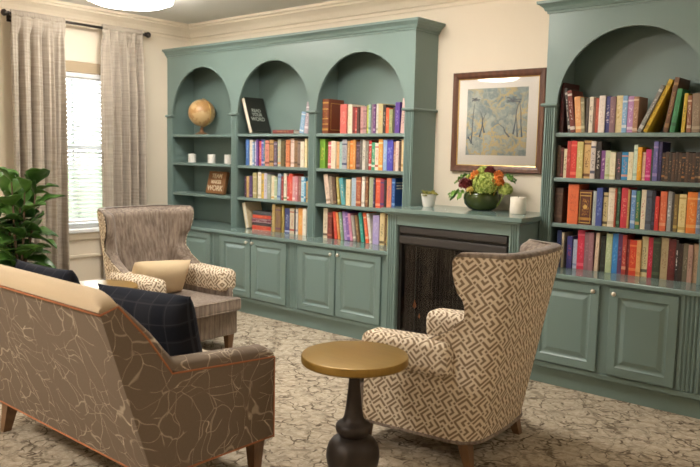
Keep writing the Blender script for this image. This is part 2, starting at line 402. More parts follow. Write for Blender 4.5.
def empty(name, loc=(0, 0, 0), rz=0):
    o = bpy.data.objects.new(name, None); COL.objects.link(o); o.location = loc; o.rotation_euler = (0, 0, rz); o.empty_display_size = .1
    return o
def tag(o, label, cat, group=None):
    o['label'] = label; o['category'] = cat
    if group: o['group'] = group
    return o
def thing(name, label, cat, loc=(0, 0, 0), rz=0, group=None): return tag(empty(name, loc, rz), label, cat, group)
def struct(o): o['kind'] = 'structure'; return o
def copy_tree(o, parent=None):
    c = o.copy(); COL.objects.link(c)
    if parent is not None: c.parent = parent
    for ch in list(o.children): copy_tree(ch, c)
    return c
def subsurf(o, lv=1):
    md = o.modifiers.new('smooth', 'SUBSURF'); md.levels = lv; md.render_levels = lv; return o
M['tanshade'] = cloth('tan_shade_cloth', (.36, .28, .185), (.42, .33, .22))
def P(b, name, mat, parent, **kw):      # geometry written in room coordinates, stored relative to its thing
    if parent is not None:
        p = parent; off = Vector((0, 0, 0))
        while p is not None: off += p.location; p = p.parent
        b.xf(Matrix.Translation(-off))
    return b.make(name, mat, parent, **kw)

# ================================================================ room shell
XR, YB, YF, ZC = 7.7, .2985, -6.7, 2.74
struct(B().box(-.1, XR+.1, YF-.1, YB+.1, -.1, 0).make('floor', M['carpet']))
struct(B().box(-.1, XR+.1, YF-.1, YB+.1, ZC, ZC+.1).make('ceiling', M['ceil']))
struct(B().box(-.15, XR+.1, YB, YB+.12, 0, ZC).make('wall_back', M['wall']))
struct(B().box(XR, XR+.12, YF, YB, 0, ZC).make('wall_right', M['wall']))
struct(B().box(-.15, XR+.1, YF-.12, YF, 0, ZC).make('wall_front', M['wall']))
WY0, WY1, WZ0, WZ1 = -1.46, -.56, .69, 2.247
b = B(); b.box(-.15, 0, YF, WY0, 0, ZC); b.box(-.15, 0, WY1, YB, 0, ZC); b.box(-.15, 0, WY0, WY1, 0, WZ0); b.box(-.15, 0, WY0, WY1, WZ1, ZC)
struct(b.make('wall_left', M['wall']))
# crown moulding: one mitred run round the room
def run(name, prof, mat):
    b = B(); rows = []
    for d, z in prof:
        rows.append([Vector((d, YF+d, z)), Vector((XR-d, YF+d, z)), Vector((XR-d, YB-d, z)), Vector((d, YB-d, z))])
    b.grid(rows, closed_v=True); return struct(b.make(name, mat))
run('trim_crown', [(0, 2.585), (.012, 2.585), (.014, 2.612), (.03, 2.618), (.036, 2.635), (.052, 2.66), (.085, 2.69), (.094, 2.694), (.097, 2.712), (.115, 2.716), (.118, 2.739), (.0, 2.7395)], M['trim'])
for nm, bx in (('baseboard_left', (0, .018, YF, YB, 0, .13)), ('baseboard_front', (0, XR, YF, YF+.018, 0, .13)), ('baseboard_right', (XR-.018, XR, YF, YB, 0, .13)), ('baseboard_back', (5.95, XR, YB-.018, YB, 0, .13))):
    struct(B().box(*bx, bev=.004).make(nm, M['trim']))
# panel mouldings under the sill and along the left wall
def panel_frame(y0, y1, z0, z1):
    b = B(); w = .032
    for a in ((y0, y1, z1-w, z1), (y0, y1, z0, z0+w)): b.box(0, .016, a[0], a[1], a[2], a[3], bev=.006)
    for a in ((y0, y0+w), (y1-w, y1)): b.box(0, .016, a[0], a[1], z0+w, z1-w, bev=.006)
    return b
for i, (y0, y1) in enumerate(((-1.42, -.60), (-2.75, -1.55), (-4.1, -2.9), (-.47, -.03))):
    struct(panel_frame(y0, y1, .17, .455).make('trim_%d' % (i+1), M['trim']))
    if i: struct(B().box(0, .03, y0-.06 if i == 1 else y0-.1, y1+.07 if i == 1 else y1+.03, .585, .64, bev=.008).make('trim_%d' % (i+5), M['trim']))
# window
wroot = struct(empty('window_1', (-.06, (WY0+WY1)/2, WZ0)))
b = B()
for a in ((WY0, WY0+.05, WZ0, WZ1), (WY1-.05, WY1, WZ0, WZ1)): b.box(-.09, -.045, a[0], a[1], a[2], a[3], bev=.004)
for z0, z1 in ((WZ0, WZ0+.055), (WZ1-.05, WZ1), (1.44, 1.49)): b.box(-.085, -.05, WY0+.05, WY1-.05, z0, z1, bev=.004)
b.box(-.08, -.055, -1.02, -.99, WZ0+.055, WZ1-.05)
P(b, 'window_frame', M['white'], wroot)
P(B().box(-.07, -.064, WY0+.05, WY1-.05, WZ0+.05, WZ1-.05), 'window_pane', M['pane'], wroot)
P(B().box(-.045, .055, WY0-.05, WY1+.05, .664, .70, bev=.006), 'window_sill', M['white'], wroot)
P(B().box(0, .022, WY0-.02, WY1+.02, .596, .664, bev=.004), 'window_apron', M['trim'], wroot)
P(B().box(-.035, .006, WY0+.003, WY1-.003, 2.148, 2.245, bev=.003), 'window_header', M['tanshade'], wroot)
# blind
bl = thing('window_blind', 'white horizontal slat blind lowered over the window between the curtains', 'blind', (-.02, -1.01, .76))
b = B(); z = .80; i = 0
while z < 2.12:
    q = B(); y0, y1 = WY0+.03, WY1-.03; t = math.radians(38); c, s_ = math.cos(t)*.025, math.sin(t)*.025
    b.prism([(-.02-c, z+s_), (-.02+c, z-s_), (-.02+c, z-s_+.0025), (-.02-c, z+s_+.0025)], 1, y0, y1); q.bm.free(); z += .0405
P(b, 'slat_set', M['white'], bl)
P(B().box(-.045, .004, WY0+.03, WY1-.03, .755, .782, bev=.004), 'bottom_rail', M['white'], bl)
P(B().box(-.044, .0, WY0+.02, WY1-.02, 2.105, 2.145, bev=.004), 'head_rail', M['white'], bl)
b = B()
for y in (-1.25, -.99, -.76): b.tube([(.006, y, .78), (.006, y, 2.11)], .0018, 6)
P(b, 'ladder_cord', M['white'], bl)
# outside the window
o = struct(B().box(-9, -.3, -6, 5, -.5, -.4).make('ground_outside', M['lawn']))
b = B(); rnd = random.Random(3)
for k in range(16): b.ball((-3.6+rnd.uniform(-.4, .4), -3.2+k*.42, rnd.uniform(.0, .75)), .55, (1, 1, rnd.uniform(.8, 1.3)), 12, 8)
for v in b.bm.verts: v.co += Vector((rnd.uniform(-.06, .06), rnd.uniform(-.06, .06), rnd.uniform(-.06, .06)))
o = b.make('hedge', M['lens'], smooth=True); tag(o, 'green hedge outside, glimpsed below and through the blind', 'hedge'); o['kind'] = 'stuff'

# curtains and rod
RZ = 2.563
rod = thing('curtain_rod', 'dark bronze curtain rod above the window with ball finials', 'curtain rod', (.12, -1.0, RZ))
P(B().tube([(.12, -1.655, RZ+.004), (.12, -.345, RZ)], .0125, 12), 'rod', M['bronze'], rod, smooth=True)
for y in (-1.655, -.345):
    s_ = -1 if y < -1 else 1
    P(B().lathe([(.012, 0), (.019, .004*s_), (.019, .012*s_), (.012, .016*s_), (.022, .024*s_), (.030, .042*s_), (.022, .060*s_), (.004, .066*s_)], (.12, y, RZ+.002), 16, 'y'), 'finial', M['bronze'], rod, smooth=True)
    P(B().box(0, .012, y-s_*.05-.02, y-s_*.05+.02, RZ-.05, RZ+.02, bev=.003).box(.01, .12, y-s_*.05-.006, y-s_*.05+.006, RZ-.03, RZ-.016), 'bracket', M['bronze'], rod)
def curtain(y0t, y1t, y0b, y1b, label, seed):
    rnd = random.Random(seed); nz, ny = 34, 150; rows = []; uvs = []
    ph = [rnd.uniform(0, 6.28) for _ in range(4)]; nf = 4.5
    for i in range(nz+1):
        t = i/nz; z = RZ-.006-t*(RZ-.006-.03); row = []
        y0 = y0t+(y0b-y0t)*t**.7; y1 = y1t+(y1b-y1t)*t**.7
        amp = .026+.034*min(1, t*4)
        if t < .02: amp = .012
        for j in range(ny+1):
            s_ = j/ny
            w = math.sin(2*pi*nf*s_+ph[0]+.5*math.sin(3*s_+ph[1]+t*1.5))+.42*math.sin(2*pi*nf*2.1*s_+ph[2]+t*1.2)+.2*math.sin(2*pi*nf*3.3*s_+ph[3])*(1-t)
            x = .112+amp*w*.75
            if t < .03: x = .134+.004*w
            row.append(Vector((x, y0+(y1-y0)*s_+.006*math.sin(2*pi*nf*2*s_+1)*t, z)))
        rows.append(row)
    b = B(); V = b.grid(rows); ly = b.bm.loops.layers.uv.new('UVMap'); ix = {}
    for i, r in enumerate(V):
        for j, v in enumerate(r): ix[v] = (j/ny*1.2, i/nz*2.5)
    for f in b.bm.faces:
        for l in f.loops: l[ly].uv = ix[l.vert]
    th = thing('curtain', label, 'curtain', (.105, (y0b+y1b)/2, .03), group='window curtains')
    o = P(b, 'curtain_panel', M['curtain'], th, smooth=True)
    md = o.modifiers.new('thick', 'SOLIDIFY'); md.thickness = .0025
    b = B(); rows = []; n = 90                       # rod pocket gathered round the rod, with a small ruffle above it
    for j in range(n+1):
        s_ = j/n; y = y0t+(y1t-y0t)*s_; g = math.sin(2*pi*nf*3.2*s_+ph[1])*.5+math.sin(2*pi*nf*5.3*s_+ph[2])*.5; row = []
        for q in range(14):
            a = 2*pi*q/14; r = .0195+.0035*g*math.cos(a*2); zz = r*math.sin(a); xx = r*math.cos(a)
            if 2 <= q <= 5: zz += .016+.004*g; xx *= .55
            row.append(Vector((.12+xx, y, RZ+zz+.002)))
        rows.append(row)
    b.grid(rows, closed_v=True)
    P(b, 'rod_pocket', M['curtain'], th, smooth=True)
    return th
curtain(-1.645, -1.165, -1.66, -1.175, 'grey linen curtain panel left of the window, behind the leafy plant', 2)
curtain(-.80, -.375, -.805, -.36, 'grey linen curtain panel right of the window, beside the green bookcase', 5)

# ceiling lights (lit round drums, real and added)
def drum(x, y, label, r=.33, s=1):
    t = thing('ceiling_light', label, 'ceiling light', (x, y, ZC), group=None)
    P(B().lathe([(.10, ZC), (.10, ZC-.02), (r, ZC-.025), (r+.012, ZC-.03), (r+.012, ZC-.09), (r, ZC-.094), (r-.02, ZC-.092)], (x, y, 0), 48), 'drum_shade', emit('lit_drum_shade', LAMP_COL, s*1.0), t, smooth=True, angle=40)
    P(B().lathe([(.001, ZC-.135), (r*.55, ZC-.132), (r*.85, ZC-.115), (r-.025, ZC-.092), (r-.025, ZC-.06)], (x, y, 0), 48), 'diffuser', emit('lit_lamp_diffuser', LAMP_COL, s), t, smooth=True)
    return t
for _i, (_x, _y, _s, _l) in enumerate(LAMPS): drum(_x, _y, _l, s=_s)

# ================================================================ bookcases
def arch_frame(b, xs, zbot, zspr, ztop, y0, y1, seg=28):
    """board with arched openings; xs = [left, o0l, o0r, o1l, o1r, ..., right]"""
    ops = [(xs[i], xs[i+1]) for i in range(1, len(xs)-1, 2)]
    posts = [(xs[i], xs[i+1]) for i in range(0, len(xs), 2)]
    for a, c in posts: b.box(a, c, y0, y1, zbot, zspr)
    for a, c in posts: b.box(a, c, y0, y1, zspr, ztop)
    for a, c in ops:
        cx, r = (a+c)/2, (c-a)/2
        for i in range(seg):
            t0, t1 = pi-pi*i/seg, pi-pi*(i+1)/seg
            p0 = (cx+r*math.cos(t0), zspr+r*math.sin(t0)); p1 = (cx+r*math.cos(t1), zspr+r*math.sin(t1))
            b.prism([p0, p1, (p1[0], ztop), (p0[0], ztop)], 1, y0, y1)
    bmesh.ops.remove_doubles(b.bm, verts=b.bm.verts, dist=.0004)
    return b
def flutes(b, x0, x1, yf, z0, z1, n=3):           # fluted strip: grooved front, runs vertically
    d = .010; w = x1-x0; pts = [(x0, yf+.001), (x0, yf-d)]
    m = w*.12; fw = (w-2*m)/n
    for i in range(n):
        a = x0+m+fw*i; e = fw*.16
        for k in range(7): 
            t = k/6; pts.append((a+e+(fw-2*e)*t, yf-d+.0085*math.sin(pi*t)))
    pts += [(x1, yf-d), (x1, yf+.001)]
    return b.prism(pts, 2, z0, z1)
def cornice(b, x0, x1, yf, ztop, left, right):
    prof = [(0, ztop-.075), (.010, ztop-.075), (.012, ztop-.062), (.022, ztop-.058), (.030, ztop-.04), (.052, ztop-.022), (.062, ztop-.018), (.064, ztop), (0, ztop)]
    rows = []
    for d, z in prof:
        r = []
        if left: r.append(Vector((x0-d, YB-.002, z))); r.append(Vector((x0-d, yf-d, z)))
        else: r.append(Vector((x0, yf-d, z)))
        r.append(Vector((x1+(d if right else 0), yf-d, z)))
        if right: r.append(Vector((x1+d, YB-.002, z)))
        rows.append(r)
    V = b.grid(rows, closed_u=True)
    b.bm.faces.new([r[0] for r in V[:]]); b.bm.faces.new([r[-1] for r in V[:]])
    b.box(x0, x1, yf, YB-.002, ztop-.02, ztop-.001)
    return b
ZT, ZSP, ZA = 2.462, 1.80, .7347
YBK = YB-.012
def bookcase(root, xs, shelves, left, right):
    P(arch_frame(B(), xs, ZA, ZSP, 2.39, 0, .022), 'face_frame', M['green'], root)
    P(B().box(xs[0], xs[-1], YBK, YB-.001, ZA, 2.39), 'back_panel', M['green'], root)
    P(cornice(B(), xs[0], xs[-1], 0, ZT, left, right), 'cornice', M['green'], root)
    P(B().box(xs[0], xs[-1], .022, YBK, 2.372, 2.39), 'top_board', M['green'], root)
    for i in range(0, len(xs), 2):
        a, c = xs[i], xs[i+1]
        P(B().box(a+(0 if i == 0 else .02), c-(0 if i == len(xs)-2 else .02), .022, YBK, ZA, 2.372), 'side_panel', M['green'], root)
        P(flutes(B(), a+.006, c-.006, 0, ZA+.002, ZSP-.012, 4), 'fluted_pilaster', M['green'], root)
        b = B(); yb = YB-.002
        prof = [(0, ZSP-.012), (.014, ZSP-.010), (.02, ZSP), (.014, ZSP+.010), (0, ZSP+.012)]
        rows = []
        for d, z in prof:
            r = []
            if i == 0 and left: r += [Vector((a-d, yb, z)), Vector((a-d, -.010-d, z))]
            else: r += [Vector((a-d*.6, .02, z)), Vector((a-d*.6, -.010-d, z))]
            if i == len(xs)-2 and right: r += [Vector((c+d, -.010-d, z)), Vector((c+d, yb, z))]
            else: r += [Vector((c+d*.6, -.010-d, z)), Vector((c+d*.6, .02, z))]
            rows.append(r)
        b.grid(rows)
        P(b, 'capital_moulding', M['green'], root, smooth=True, angle=50)
    k = 0
    for i in range(1, len(xs)-1, 2):
        for z in shelves[k]:
            P(B().box(xs[i]-.019, xs[i+1]+.019, .0225, YBK-.001, z-.026, z, bev=.002).box(xs[i]+.0005, xs[i+1]-.0005, .004, .0224, z-.026, z, bev=.003), 'shelf', M['green'], root)
        k += 1
XL = [.003, .084, 1.010, 1.094, 2.020, 2.104, 3.030, 3.114]
XRr = [4.179, 4.263, 5.189, 5.31]
Z1, Z2, Z3 = 1.6193, 1.3276, 1.0282
bc1 = thing('bookcase', 'wide green built-in bookcase with three arches left of the fireplace', 'bookcase', (1.56, .15, ZA))
bookcase(bc1, XL, [(1.6145, 1.331, 1.026), (Z1, Z2, Z3), (Z1, Z2, Z3)], False, True)
bc2 = thing('bookcase', 'green built-in bookcase with one arch right of the fireplace', 'bookcase', (4.72, .15, ZA))
bookcase(bc2, XRr, [(Z1, Z2, Z3)], True, True)

def raised_door(b, x0, x1, z0, z1, yb):            # raised-panel door, yb = back plane, front towards -Y
    rings = [(0, 0), (0, .017), (.003, .020), (.052, .020), (.058, .014), (.066, .011), (.074, .011), (.098, .019), (.102, .0195)]
    rows = []
    for d, t in rings: rows.append([Vector((x0+d, yb-t, z0+d)), Vector((x1-d, yb-t, z0+d)), Vector((x1-d, yb-t, z1-d)), Vector((x0+d, yb-t, z1-d))])
    V = b.grid(rows, closed_v=True); b.bm.faces.new(V[-1]); b.bm.faces.new(V[0][::-1]); return b
YC = -.215
def base_cabinet(label, x0, x1, doors, pils, grp):
    t = thing('base_cabinet', label, 'cabinet', ((x0+x1)/2, .04, 0), group=grp)
    P(B().box(x0, x1, YC, YB-.002, .116, .7035).box(x0, x1, YC-.008, YC, .117, .148, bev=.003), 'body', M['green'], t)
    P(B().box(x0, x1, YC+.022, YC+.04, 0.001, .1155), 'plinth', M['green2'], t)
    for a, c in pils: P(flutes(B(), a, c, YC, .15, .70, 4), 'fluted_pilaster', M['green'], t)
    for a, c, side in doors:
        d = P(raised_door(B(), a, c, .157, .690, YC), 'door', M['green'], t)
        kx = c-.032 if side == 'r' else a+.032
        P(B().lathe([(.006, YC-.019), (.005, YC-.032), (.013, YC-.036), (.015, YC-.042), (.011, YC-.048), (.001, YC-.049)], (kx, 0, .656), 16, 'y'), 'knob', M['nickel'], d, smooth=True)
    return t
M['green2'] = M['green']
g = 'green cabinets under the bookcases'
base_cabinet('green two-door cabinet left end of the run, behind the grey armchair', .004, 1.008, [(.115, .545, 'r'), (.56, .985, 'l')], [(.01, .10)], g)
base_cabinet('green two-door cabinet under the middle arch of the wide bookcase', 1.009, 2.018, [(1.135, 1.542, 'r'), (1.556, 1.995, 'l')], [(1.018, 1.122)], g)
base_cabinet('green two-door cabinet directly left of the fireplace', 2.019, 3.085, [(2.145, 2.552, 'r'), (2.566, 3.018, 'l')], [(2.03, 2.135)], g)
base_cabinet('green two-door cabinet right of the fireplace behind the patterned armchair', 4.192, 5.43, [(4.285, 4.708, 'r'), (4.772, 5.168, 'l')], [(5.18, 5.30)], g)
tag(B().box(.003, 3.092, -.25, YB-.002, .704, ZA, bev=.006, seg=3).make('worktop', M['gloss']), 'long green worktop shelf under the wide three-arch bookcase', 'worktop')
tag(B().box(4.192, 5.44, -.25, YB-.002, .704, ZA, bev=.006, seg=3).make('worktop', M['gloss']), 'green worktop shelf under the bookcase right of the fireplace', 'worktop')

# ================================================================ fireplace
ZM = 1.067
fp = thing('fireplace_mantel', 'green painted fireplace surround with fluted pilasters and mantel shelf', 'fireplace', (3.64, -.1, 0))
P(B().prism([(3.068, -.305), (4.205, -.305), (4.205, -.03), (4.172, -.03), (4.172, YB-.001), (3.121, YB-.001), (3.121, -.04), (3.068, -.04)], 2, ZM-.027, ZM), 'mantel_shelf', M['gloss'], fp)
P(B().box(3.085, 4.19, -.29, -.04, ZM-.045, ZM-.0275, bev=.006), 'bed_moulding', M['green'], fp)
P(B().box(3.096, 4.178, -.262, -.02, .945, ZM-.0455), 'frieze', M['green'], fp)
for a, c in ((3.096, 3.186), (4.098, 4.178)):
    P(B().box(a, c, -.258, -.02, .001, .945), 'pilaster', M['green'], fp)
    P(flutes(B(), a+.006, c-.004, -.258, .12, 1.018, 3), 'fluting', M['green'], fp)
    P(B().box(a-.004, c+.004, -.276, -.16, .001, .118, bev=.004), 'plinth_block', M['green'], fp)
P(B().box(3.125, 4.172, -.018, YB-.002, .001, ZM-.03), 'backing', M['green'], fp)
fi = thing('fireplace_insert', 'black fireplace insert with glass front and slotted hood', 'fireplace', (3.64, -.15, 0))
P(B().box(3.19, 4.094, -.225, -.215, .80, .944).box(3.188, 3.212, -.232, -.05, .002, .944).box(4.072, 4.096, -.232, -.05, .002, .944).box(3.19, 4.094, -.235, -.05, .002, .075, bev=.004), 'surround', M['black'], fi)
for z0, z1 in ((.888, .936), (.812, .868)):
    P(B().box(3.2, 4.084, -.256, -.226, z0, z1, bev=.006), 'louvre', M['dkmetal'], fi)
P(B().box(3.21, 4.074, -.04, -.022, .08, .80).box(3.21, 4.074, -.20, -.04, .075, .09), 'firebox', M['black'], fi)
P(B().box(3.213, 4.071, -.222, -.219, .08, .80), 'glass_front', M['fireglass'], fi)
b = B(); rows = []
for z in (.16, .80):
    rows.append([Vector((3.22+.845*i/160, -.195+.010*math.sin(i*.9), z)) for i in range(161)])
b.grid(rows); P(b, 'mesh_curtain', M['screen'], fi, smooth=True)
for x0, x1, y, z, r, tilt in ((3.35, 3.95, -.09, .145, .045, .02), (3.42, 3.80, -.13, .135, .035, -.02), (3.40, 3.88, -.105, .215, .038, .05)):
    b = B().tube([(x0, y, z), ((x0+x1)/2, y-.015, z+.012), (x1, y+.02*tilt*10, z+tilt)], r, 10)
    P(b, 'log', M['log'], fi, smooth=True, angle=50)
b = B(); rnd = random.Random(9)
for k in range(22): b.ball((rnd.uniform(3.4, 3.9), rnd.uniform(-.17, -.13), .1), rnd.uniform(.006, .013), (1.3, 1, .7), 8, 6)
fl = B()
for x, y, z, r, h in ((3.262, -.12, .31, .014, .07), (3.30, -.11, .24, .009, .04), (3.70, -.10, .20, .010, .07)): fl.lathe([(.002, z), (r, z+h*.25), (r*.8, z+h*.5), (r*.3, z+h*.8), (.001, z+h)], (x, y, 0), 10)
P(fl, 'flame', M['flame'], fi, smooth=True)
o = P(b, 'ember_bed', M['ember'], fi); o['kind'] = 'stuff'
# ================================================================ wing chairs
def lerp_tab(tab, z):
    for (z0, v0), (z1, v1) in zip(tab, tab[1:]):
        if z <= z1:
            t = max(0, (z-z0)/(z1-z0)); t = t*t*(3-2*t) if True else t
            return v0+(v1-v0)*t
    return tab[-1][1]
HT = 1.02
T_yf = [(.12, .285), (.50, .28), (.56, .06), (.60, -.085), (.66, -.20), (.73, -.27), (.79, -.268), (.86, -.228), (.93, -.215), (.985, -.218), (1.035, -.262)]
T_wt = [(.12, .352), (.58, .352), (.75, .362), (1.04, .405)]
def lin(tab, z):
    for (z0, v0), (z1, v1) in zip(tab, tab[1:]):
        if z <= z1: return v0+(v1-v0)*max(0, (z-z0)/(z1-z0))
    return tab[-1][1]
def chair_path(z, off, ext=0.0, ns=10, na=6, nb=10):
    yf = lerp_tab(T_yf, z)+ext; wt = lin(T_wt, z)-off; wr = .325+.012*(z-.12)-off; yr = lin([(.12, -.315), (1.02, -.492)], z)+off
    rc = max(.015, .13-off); pts = []
    for i in range(ns):
        t = i/ns; y = yf+(yr+rc-yf)*t; pts.append((-(wt+(wr-wt)*t), y))
    for i in range(na+1):
        a = pi+pi/2*i/na; pts.append((-wr+rc+rc*math.cos(a), yr+rc+rc*math.sin(a)))
    for i in range(1, nb): pts.append((-wr+rc+2*(wr-rc)*i/nb, yr-.012*math.sin(pi*i/nb)))
    right = [(-x, y) for x, y in pts[:ns+na+1]][::-1]
    return pts+right
def shell(b, zs, o_out, o_in, ext=0.0, uvs=True):
    ref = chair_path(.6, 0); S = [0]
    for p, q in zip(ref, ref[1:]): S.append(S[-1]+math.hypot(q[0]-p[0], q[1]-p[1]))
    rows = []; N = len(ref)
    for k, z in enumerate(zs):
        oo = o_out(k, z); oi = o_in(k, z)
        po = chair_path(z, oo, ext); pin = []
        for s in range(N):
            e = abs(2*s/(N-1)-1); th = oi if not callable(oi) else oi(e)
            pin.append(chair_path(z, oo+th, ext-.002)[s])
        rows.append([Vector((x, y, z)) for x, y in po]+[Vector((x, y, z)) for x, y in pin[::-1]])
    V = b.grid(rows, closed_v=True)
    for r in (V[0], V[-1]):
        for s in range(N-1): b.bm.faces.new((r[s], r[s+1], r[2*N-2-s], r[2*N-1-s]))
    ly = b.bm.loops.layers.uv.new('UVMap'); ix = {}
    for k, r in enumerate(V):
        pz = chair_path(zs[k], 0); Q = [0]
        for p, q in zip(pz, pz[1:]): Q.append(Q[-1]+math.hypot(q[0]-p[0], q[1]-p[1]))
        for s, v in enumerate(r): ix[v] = (Q[s if s < N else 2*N-1-s]-Q[-1]/2, zs[k])
    for f in b.bm.faces:
        for l in f.loops: l[ly].uv = ix[l.vert]
    return b
def tleg(b, x, y, z1, st, sb, dx=0, dy=0):
    rows = []
    for z, s, k in ((0, sb, 1), (z1, st, 0)):
        rows.append([Vector((x+dx*k+a*s/2, y+dy*k+c*s/2, z)) for a, c in ((-1, -1), (1, -1), (1, 1), (-1, 1))])
    V = b.grid(rows, closed_v=True); b.bm.faces.new(V[0][::-1]); b.bm.faces.new(V[1]); return b
def wing_chair(loc, rz, label):
    t = thing('wing_chair', label, 'armchair', loc, rz, 'patterned wing chairs')
    zs = [.12, .16, .22, .28, .34, .40, .46, .50, .53, .56, .58, .60, .63, .66, .69, .72, .75, .78, .81, .84, .87, .90, .93, .96, .985, 1.006]
    shell(B(), zs, lambda k, z: 0, lambda k, z: .009).make('outer_shell', M['fret'], t, smooth=True, angle=50)
    zv = [.30, .36, .42, .48, .52, .55, .57, .585, .60, .63, .66, .69, .72, .75, .78, .81, .84, .87, .90, .93, .96, .985, 1.0, 1.01, 1.02, 1.027]
    n = len(zv)
    def oo(k, z): return .011 if z < .995 else (.008 if z < 1.005 else (.004 if z < 1.015 else (.006 if z < 1.024 else .016)))
    def oi(k, z):
        full = 1.0 if z < .985 else max(.35, 1-(z-.985)/.06)
        def th(e):
            edge = 1.0 if e < .80 else max(.30, math.sqrt(max(0, 1-((e-.80)/.21)**2)))
            return (.073+.035*(1-min(1, e*1.5)))*edge*full+.008
        return th
    shell(B(), zv, oo, oi, .007).make('inner_back', M['velvet'], t, smooth=True, angle=60)
    for s in (-1, 1):
        b = B(); b.box(*sorted((s*.232, s*.398)), -.205, .29, .428, .588, bev=.045, seg=5)
        for v in b.bm.verts:
            if v.co.y < -.1 and v.co.z > .5: v.co.z += .012
        b.make('armrest', M['fret'], t, smooth=True, angle=60, uv=True)
    B().box(-.345, .345, .262, .345, .118, .302, bev=.018, seg=3).box(-.30, .30, -.20, .262, .13, .302).make('seat_base', M['velvet'], t, smooth=True, angle=50)
    b = B(); b.prism([(-.240, -.25), (.240, -.25), (.240, .30), (.342, .31), (.342, .392), (-.342, .392), (-.342, .31), (-.240, .30)], 2, .303, .392)
    bmesh.ops.bevel(b.bm, geom=[e for e in b.bm.edges], offset=.024, segments=4, profile=.6, affect='EDGES')
    for v in b.bm.verts:
        if v.co.z > .36: v.co.z += .024*max(0, 1-(v.co.x/.36)**2)*max(0, 1-((v.co.y-.05)/.5)**2)
    cu = b.make('seat_cushion', M['velvet'], t, smooth=True, angle=60)
    for z in (.309, .387):
        b = B().tube([(-.337, .335, z), (-.337, .367, z), (-.318, .389, z), (.318, .389, z), (.337, .367, z), (.337, .335, z)], .0055, 8)
        b.make('cushion_welt', M['velvet'], cu, smooth=True)
    pth = chair_path(.122, -.003); b = B().tube([(x, y, .121) for x, y in pth], .008, 8)
    b.make('base_welt', M['velvet'], t, smooth=True)
    for x, y, dx, dy in ((-.30, .295, 0, .0), (.30, .295, 0, .0), (-.265, -.245, -.012, -.035), (.265, -.245, .012, -.035)):
        tleg(B(), x, y, .122, .058, .036, dx, dy).make('leg', M['legwood'], t)
    return t
wing_chair((4.398, -1.402, 0), 1.647, 'cream fretwork wing chair seen from behind, in front of the fireplace')
wing_chair((2.005, -1.408, 0), -1.537, 'wing chair facing the viewer with taupe velvet seat, by the window')

def pillow(w, h, th, n=18, ear=.05):
    b = B(); ly = None
    def side(sg):
        rows = []
        for i in range(n+1):
            v = -1+2*i/n; r = []
            for j in range(n+1):
                u = -1+2*j/n
                x = w/2*u*(1-ear*(1-v*v)); z = h/2*v*(1-ear*(1-u*u))
                d = th/2*max(0, (1-u**4)*(1-v**4))**.55
                r.append(Vector((x, sg*d, z)))
            rows.append(r)
        return b.grid(rows)
    A = side(1); C = side(-1); ix = {}
    for V in (A, C):
        for i, r in enumerate(V):
            for j, v in enumerate(r): ix[v] = (j/n*w*1.0, i/n*h)
    ly = b.bm.loops.layers.uv.new('UVMap')
    for f in b.bm.faces:
        for l in f.loops: l[ly].uv = ix[l.vert]
    bmesh.ops.remove_doubles(b.bm, verts=b.bm.verts, dist=.0005)
    return b
def place_pillow(name, label, mat, loc, rz, tilt, w, h, th, group=None, roll=0):
    o = pillow(w, h, th).xf(Matrix.Rotation(tilt, 4, 'X') @ Matrix.Rotation(roll, 4, 'Y')).make(name, mat, None, smooth=True)
    o.location = loc; o.rotation_euler = (0, 0, rz); tag(o, label, 'pillow', group); return o
place_pillow('lumbar_pillow', 'plain beige lumbar pillow on the taupe chair seat by the window', M['beige'], (1.965, -1.475, .54), -1.537+pi, math.radians(20), .50, .26, .16, None, math.radians(4))

# ================================================================ sofa (seen from behind)
sf = thing('sofa', 'taupe loveseat seen from behind with cream branch pattern and coral piping', 'sofa', (3.35, -2.72, 0))
X0, X1 = 2.65, 4.055
out = [(-2.31, .165), (-2.31, .538), (-2.862, .578), (-2.97, .735), (-3.097, .880), (-3.17, .858), (-2.95, .165)]
def rail(x0, x1): return B().prism(out, 0, x0, x1)
for x0, x1 in ((X1-.10, X1), (X0, X0+.10)): P(rail(x0, x1), 'side_panel', M['branch'], sf)
P(B().prism([(-2.951, .166), (-3.168, .857), (-3.10, .872), (-3.02, .70), (-2.90, .30), (-2.90, .166)], 0, X0+.10, X1-.10), 'back_panel', M['branch'], sf)
P(B().box(X0+.10, X1-.10, -2.92, -2.315, .166, .33, bev=.012), 'seat_base', M['branch'], sf)
